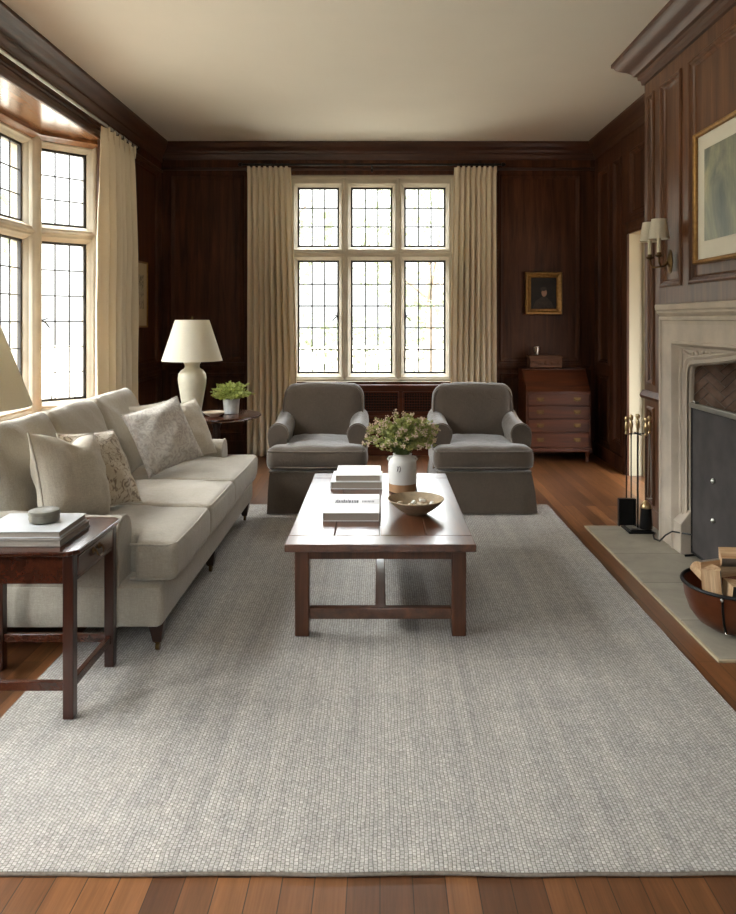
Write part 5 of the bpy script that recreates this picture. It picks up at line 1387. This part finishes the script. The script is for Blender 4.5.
herring((FX+0.082, FC-0.659, 0.014), d2, V3, -d2.cross(Vector(V3)), wdt, 1.55, fbo)
herring((DX-0.001, FC+0.52, 0.014), (0, -1, 0), V3, (-1, 0, 0), 1.04, 1.55, fbo)

# hearth
he = MB(); hx0, hx1, hy0, hy1 = 1.405, FX+0.14, 3.10, 5.10
he.box(hx0, hx1, hy0, hy1, 0.0, 0.012)
struct(he.build('floor_hearth', 'hearth', bevel=0.003), 'grey stone hearth slab in front of the fireplace', 'hearth')
m = MB(); m.box(hx0-0.012, hx0-0.0005, hy0-0.012, hy1+0.012, 0.0, 0.011); m.box(hx0, FX, hy0-0.012, hy0-0.0005, 0.0, 0.011); m.box(hx0, BX, hy1+0.0005, hy1+0.012, 0, 0.011)
struct(m.build('trim_9', plain('pale_edging', srgb(176, 160, 132), 0.6), bevel=0.002), 'thin pale edging strip round the hearth', 'edging')
HZ = 0.0125
# fire screen
fs = thing('fire_screen', 'black metal fire screen with a pale steel top bar across the hearth opening', 'fire screen', (FX+0.04, FC, HZ))
sx = FX+0.053; s0, s1 = FC-0.585, FC+0.585
m = MB(); m.box(sx, sx+0.006, s0, s1, 0.035, 0.90); m.build('panel', 'screen', fs)
m = MB(); m.box(sx-0.014, sx+0.016, s0-0.012, s1+0.012, 0.893, 0.925); m.build('top_bar', 'steel', fs, bevel=0.005)
for y in (s0, s1):
    m = MB(); m.tube([(sx+0.003, y, 0.03), (sx+0.003, y, 0.893)], 0.009, 10); m.build('post', 'black', fs)
m = MB(); m.tube([(sx+0.003, s0, 0.035), (sx+0.003, s1, 0.035)], 0.009, 10); m.build('bottom_rail', 'black', fs)
for y in (s0+0.02, FC, s1-0.02):
    m = MB(); m.tube([(sx+0.05, y, HZ+0.006), (sx, y, HZ+0.010), (sx-0.05, y, HZ+0.006)], 0.006, 8); m.tube([(sx+0.003, y, HZ+0.008), (sx+0.003, y, 0.04)], 0.006, 8); m.build('foot', 'black', fs)
for y in (s1-0.075, s0+0.075):
    m = MB(); m.tube([(sx-0.016, y-0.022, 0.93), (sx-0.02, y, 0.937), (sx-0.016, y+0.022, 0.93)], 0.007, 8); m.lathe([(0.001, 0), (0.013, 0.004), (0.001, 0.012)], (sx, y, 0.925), 12); m.build('finial', 'steel', fs)
for z in (0.52, 0.30):
    m = MB(); m.lathe([(0.001, 0.0), (0.012, 0.004), (0.014, 0.012), (0.001, 0.022)], (sx, s1-0.30, z), 14, M=Euler((0, -PI/2, 0)).to_matrix().to_4x4()); m.build('knob', 'steel', fs)

# companion set
tx, ty = 1.715, 4.99
t = thing('fireside_stand', 'black iron companion stand with a square base on the hearth', 'stand', (tx, ty, HZ))
m = MB(); m.box(tx-0.085, tx+0.085, ty-0.085, ty+0.085, HZ, HZ+0.010); m.box(tx-0.07, tx+0.07, ty-0.07, ty+0.07, HZ+0.010, HZ+0.02); m.build('base', 'black', t, bevel=0.003)
m = MB(); m.tube([(tx, ty, HZ+0.02), (tx, ty, 0.70)], 0.006, 10); m.build('pole', 'black', t)
def handle_prof(): return [(0.006, 0), (0.012, 0.008), (0.007, 0.018), (0.011, 0.035), (0.015, 0.055), (0.010, 0.075), (0.007, 0.085), (0.013, 0.098), (0.015, 0.108), (0.010, 0.120), (0.001, 0.124)]
m = MB(); m.lathe(handle_prof(), (tx, ty, 0.665), 18); m.build('finial', 'brass', t)
m = MB(); m.tube([(tx-0.065, ty, 0.655), (tx+0.065, ty, 0.655)], 0.004, 8); m.tube([(tx, ty-0.065, 0.655), (tx, ty+0.065, 0.655)], 0.004, 8); m.build('crossbar', 'black', t)
tools = [('fire_shovel', 'black fire shovel with brass handle hanging on the fireside stand', 'shovel', -0.075, 0.0), ('hearth_brush', 'hearth brush with brass collar hanging on the fireside stand', 'brush', 0.03, -0.07),
         ('fire_poker', 'long poker with brass handle hanging on the fireside stand', 'poker', -0.02, 0.072), ('fire_tongs', 'fire tongs with brass handle hanging beside the pale fireplace stone', 'tongs', 0.085, 0.02)]
for nm, lb, ct_, ox, oy in tools:
    x, y = tx+ox, ty+oy
    t = thing(nm, lb, ct_, (x, y, 0.10), 'tools on the fireside stand')
    m = MB(); m.lathe(handle_prof(), (x, y, 0.65), 18); m.build('handle', 'brass', t)
    if nm == 'fire_tongs':
        m = MB()
        for s_ in (-1, 1): m.tube([(x, y, 0.65), (x+s_*0.006, y, 0.5), (x+s_*0.012, y, 0.25), (x+s_*0.006, y, 0.22)], 0.004, 8); m.lathe([(0.001, 0), (0.012, 0.006), (0.001, 0.014)], (x+s_*0.008, y, 0.215), 10)
        m.build('shaft', 'steel', t)
    else:
        m = MB(); m.tube([(x, y, 0.65), (x, y, 0.21 if nm != 'fire_poker' else 0.07)], 0.0045, 8); m.build('shaft', 'black', t)
    if nm == 'fire_shovel':
        m = MB()
        M_ = Matrix.Translation((x-0.005, y-0.012, 0.05))
        m.box(-0.055, 0.055, -0.003, 0.003, 0.0, 0.18, M_); m.box(-0.058, -0.052, -0.028, 0.003, 0.0, 0.18, M_); m.box(0.052, 0.058, -0.028, 0.003, 0.0, 0.18, M_); m.box(-0.055, 0.055, -0.028, 0.003, 0.176, 0.182, M_)
        m.build('blade', 'black', t, bevel=0.002)
    if nm == 'hearth_brush':
        m = MB(); m.lathe([(0.006, 0.23), (0.03, 0.205), (0.036, 0.19), (0.036, 0.18)], (x, y, 0), 20); m.build('collar', 'brass', t)
        m = MB(); m.lathe([(0.034, 0.18), (0.042, 0.05), (0.040, 0.045)], (x, y, 0), 20); m.build('bristles', 'black', t)

# cord on the hearth
m = MB(); m.tube([(FX+0.045, FC+0.575, 0.14), (FX-0.035, FC+0.66, 0.135), (FX-0.045, FC+0.74, 0.09), (FX-0.05, FC+0.82, 0.03), (FX-0.055, FC+0.90, HZ+0.008), (FX-0.03, FC+0.99, HZ+0.006), (FX+0.0, FC+1.04, HZ+0.006)], 0.005, 8)
tag(m.build('cord', 'cord', origin=(FX-0.05, FC+0.9, HZ)), 'thin black cord curling round the foot of the fireplace', 'cord')

# log basket
lb = (1.615, 3.42); t = thing('log_bucket', 'round brown metal log bucket with dark rim on the hearth', 'bucket', (lb[0], lb[1], HZ))
m = MB(); m.lathe([(0.10, 0.0), (0.13, 0.004), (0.175, 0.03), (0.212, 0.075), (0.235, 0.135), (0.245, 0.20), (0.241, 0.20), (0.23, 0.135), (0.207, 0.08), (0.17, 0.036), (0.12, 0.012), (0.001, 0.010)], (lb[0], lb[1], HZ), 64); m.warp(lambda p: (lb[0]+(p.x-lb[0])*0.9, lb[1]+(p.y-lb[1])*0.9, p.z)); m.build('body', 'leather', t)
m = MB(); m.tube([(lb[0]+0.222*math.cos(a), lb[1]+0.222*math.sin(a), HZ+0.202) for a in [2*PI*k/56 for k in range(56)]], 0.0085, 8, closed=True); m.build('rim', 'black', t)
for a in (-2.22, -0.2):
    m = MB(); P_ = [(lb[0]+r*math.cos(a), lb[1]+r*math.sin(a), HZ+z) for r, z in ((0.146, 0.018), (0.172, 0.04), (0.195, 0.075), (0.215, 0.135), (0.224, 0.19))]
    m.tube(P_, 0.0055, 8); s_ = m.build('seam_strap', 'black', t)
    m = MB()
    for p in (P_[0], P_[-1]):
        c = Vector(p); cs = cushion(0.016, 0.016, 0.016, 0.0079, 0.005); cs.xf(Matrix.Translation(c+Vector((math.cos(a)*0.006, math.sin(a)*0.006, 0)))); m.add(cs.v, cs.f)
    m.build('rivet', 'silver', s_)
def log(c, axis, roll, L_, r, label, dark=False):
    """split log: a wedge with a bark-covered back, lying or standing along axis, centred at c"""
    q = random.Random(label); mid = 0.625
    pts = [(-0.55*r*math.cos(mid), -0.55*r*math.sin(mid))]+[(r*(1+q.uniform(-0.03, 0.03))*math.cos(a)-0.55*r*math.cos(mid), r*(1+q.uniform(-0.03, 0.03))*math.sin(a)-0.55*r*math.sin(mid)) for a in [1.25*k/7 for k in range(8)]]
    R_ = (Vector(axis).normalized().to_track_quat('Z', 'Y').to_matrix() @ Matrix.Rotation(math.radians(roll), 3, 'Z')).to_euler()
    n = len(pts); o = thing('firewood_log', label, 'log', c, 'split logs in the bucket', R_, local=True); K = 8
    def ring(k):
        z = -L_/2+L_*k/K
        return [Vector((x*(1+0.05*noise.noise(Vector((x*30, y*30, z*14)))), y*(1+0.05*noise.noise(Vector((y*30, z*14, 3)))), z)) for x, y in pts]
    cap = MB(); bk = MB()
    for k in range(K+1): cap.v += ring(k)
    bk.v = list(cap.v)
    cap.f = [tuple(range(n)), tuple(K*n+i for i in range(n))]
    for k in range(K):
        for i in range(n):
            (cap if i in (0, n-1) else bk).f.append((k*n+i, k*n+(i+1) % n, (k+1)*n+(i+1) % n, (k+1)*n+i))
    cap.build('split_faces', 'splitwood', o, smooth=False)
    bk.build('bark', 'darkbark' if dark else 'bark', o)
MT['darkbark'] = plain('dark_bark', srgb(44, 36, 30), 0.9, var=0.4, scale=40, bump=0.8, bscale=60)
log((1.500, 3.37, 0.185), (-0.12, 0, 1), 50, 0.225, 0.085, 'upright pale split log at the left of the bucket')
log((1.570, 3.335, 0.165), (0.05, -0.08, 1), -122, 0.170, 0.098, 'short log with dark bark standing at the front of the bucket', True)
log((1.610, 3.50, 0.262), (1, 0.25, 0.04), 20, 0.30, 0.085, 'split log with brown bark lying across the back of the bucket')
log((1.700, 3.43, 0.325), (1, -0.25, 0.06), 200, 0.27, 0.085, 'pale split log lying on top of the bucket pile')
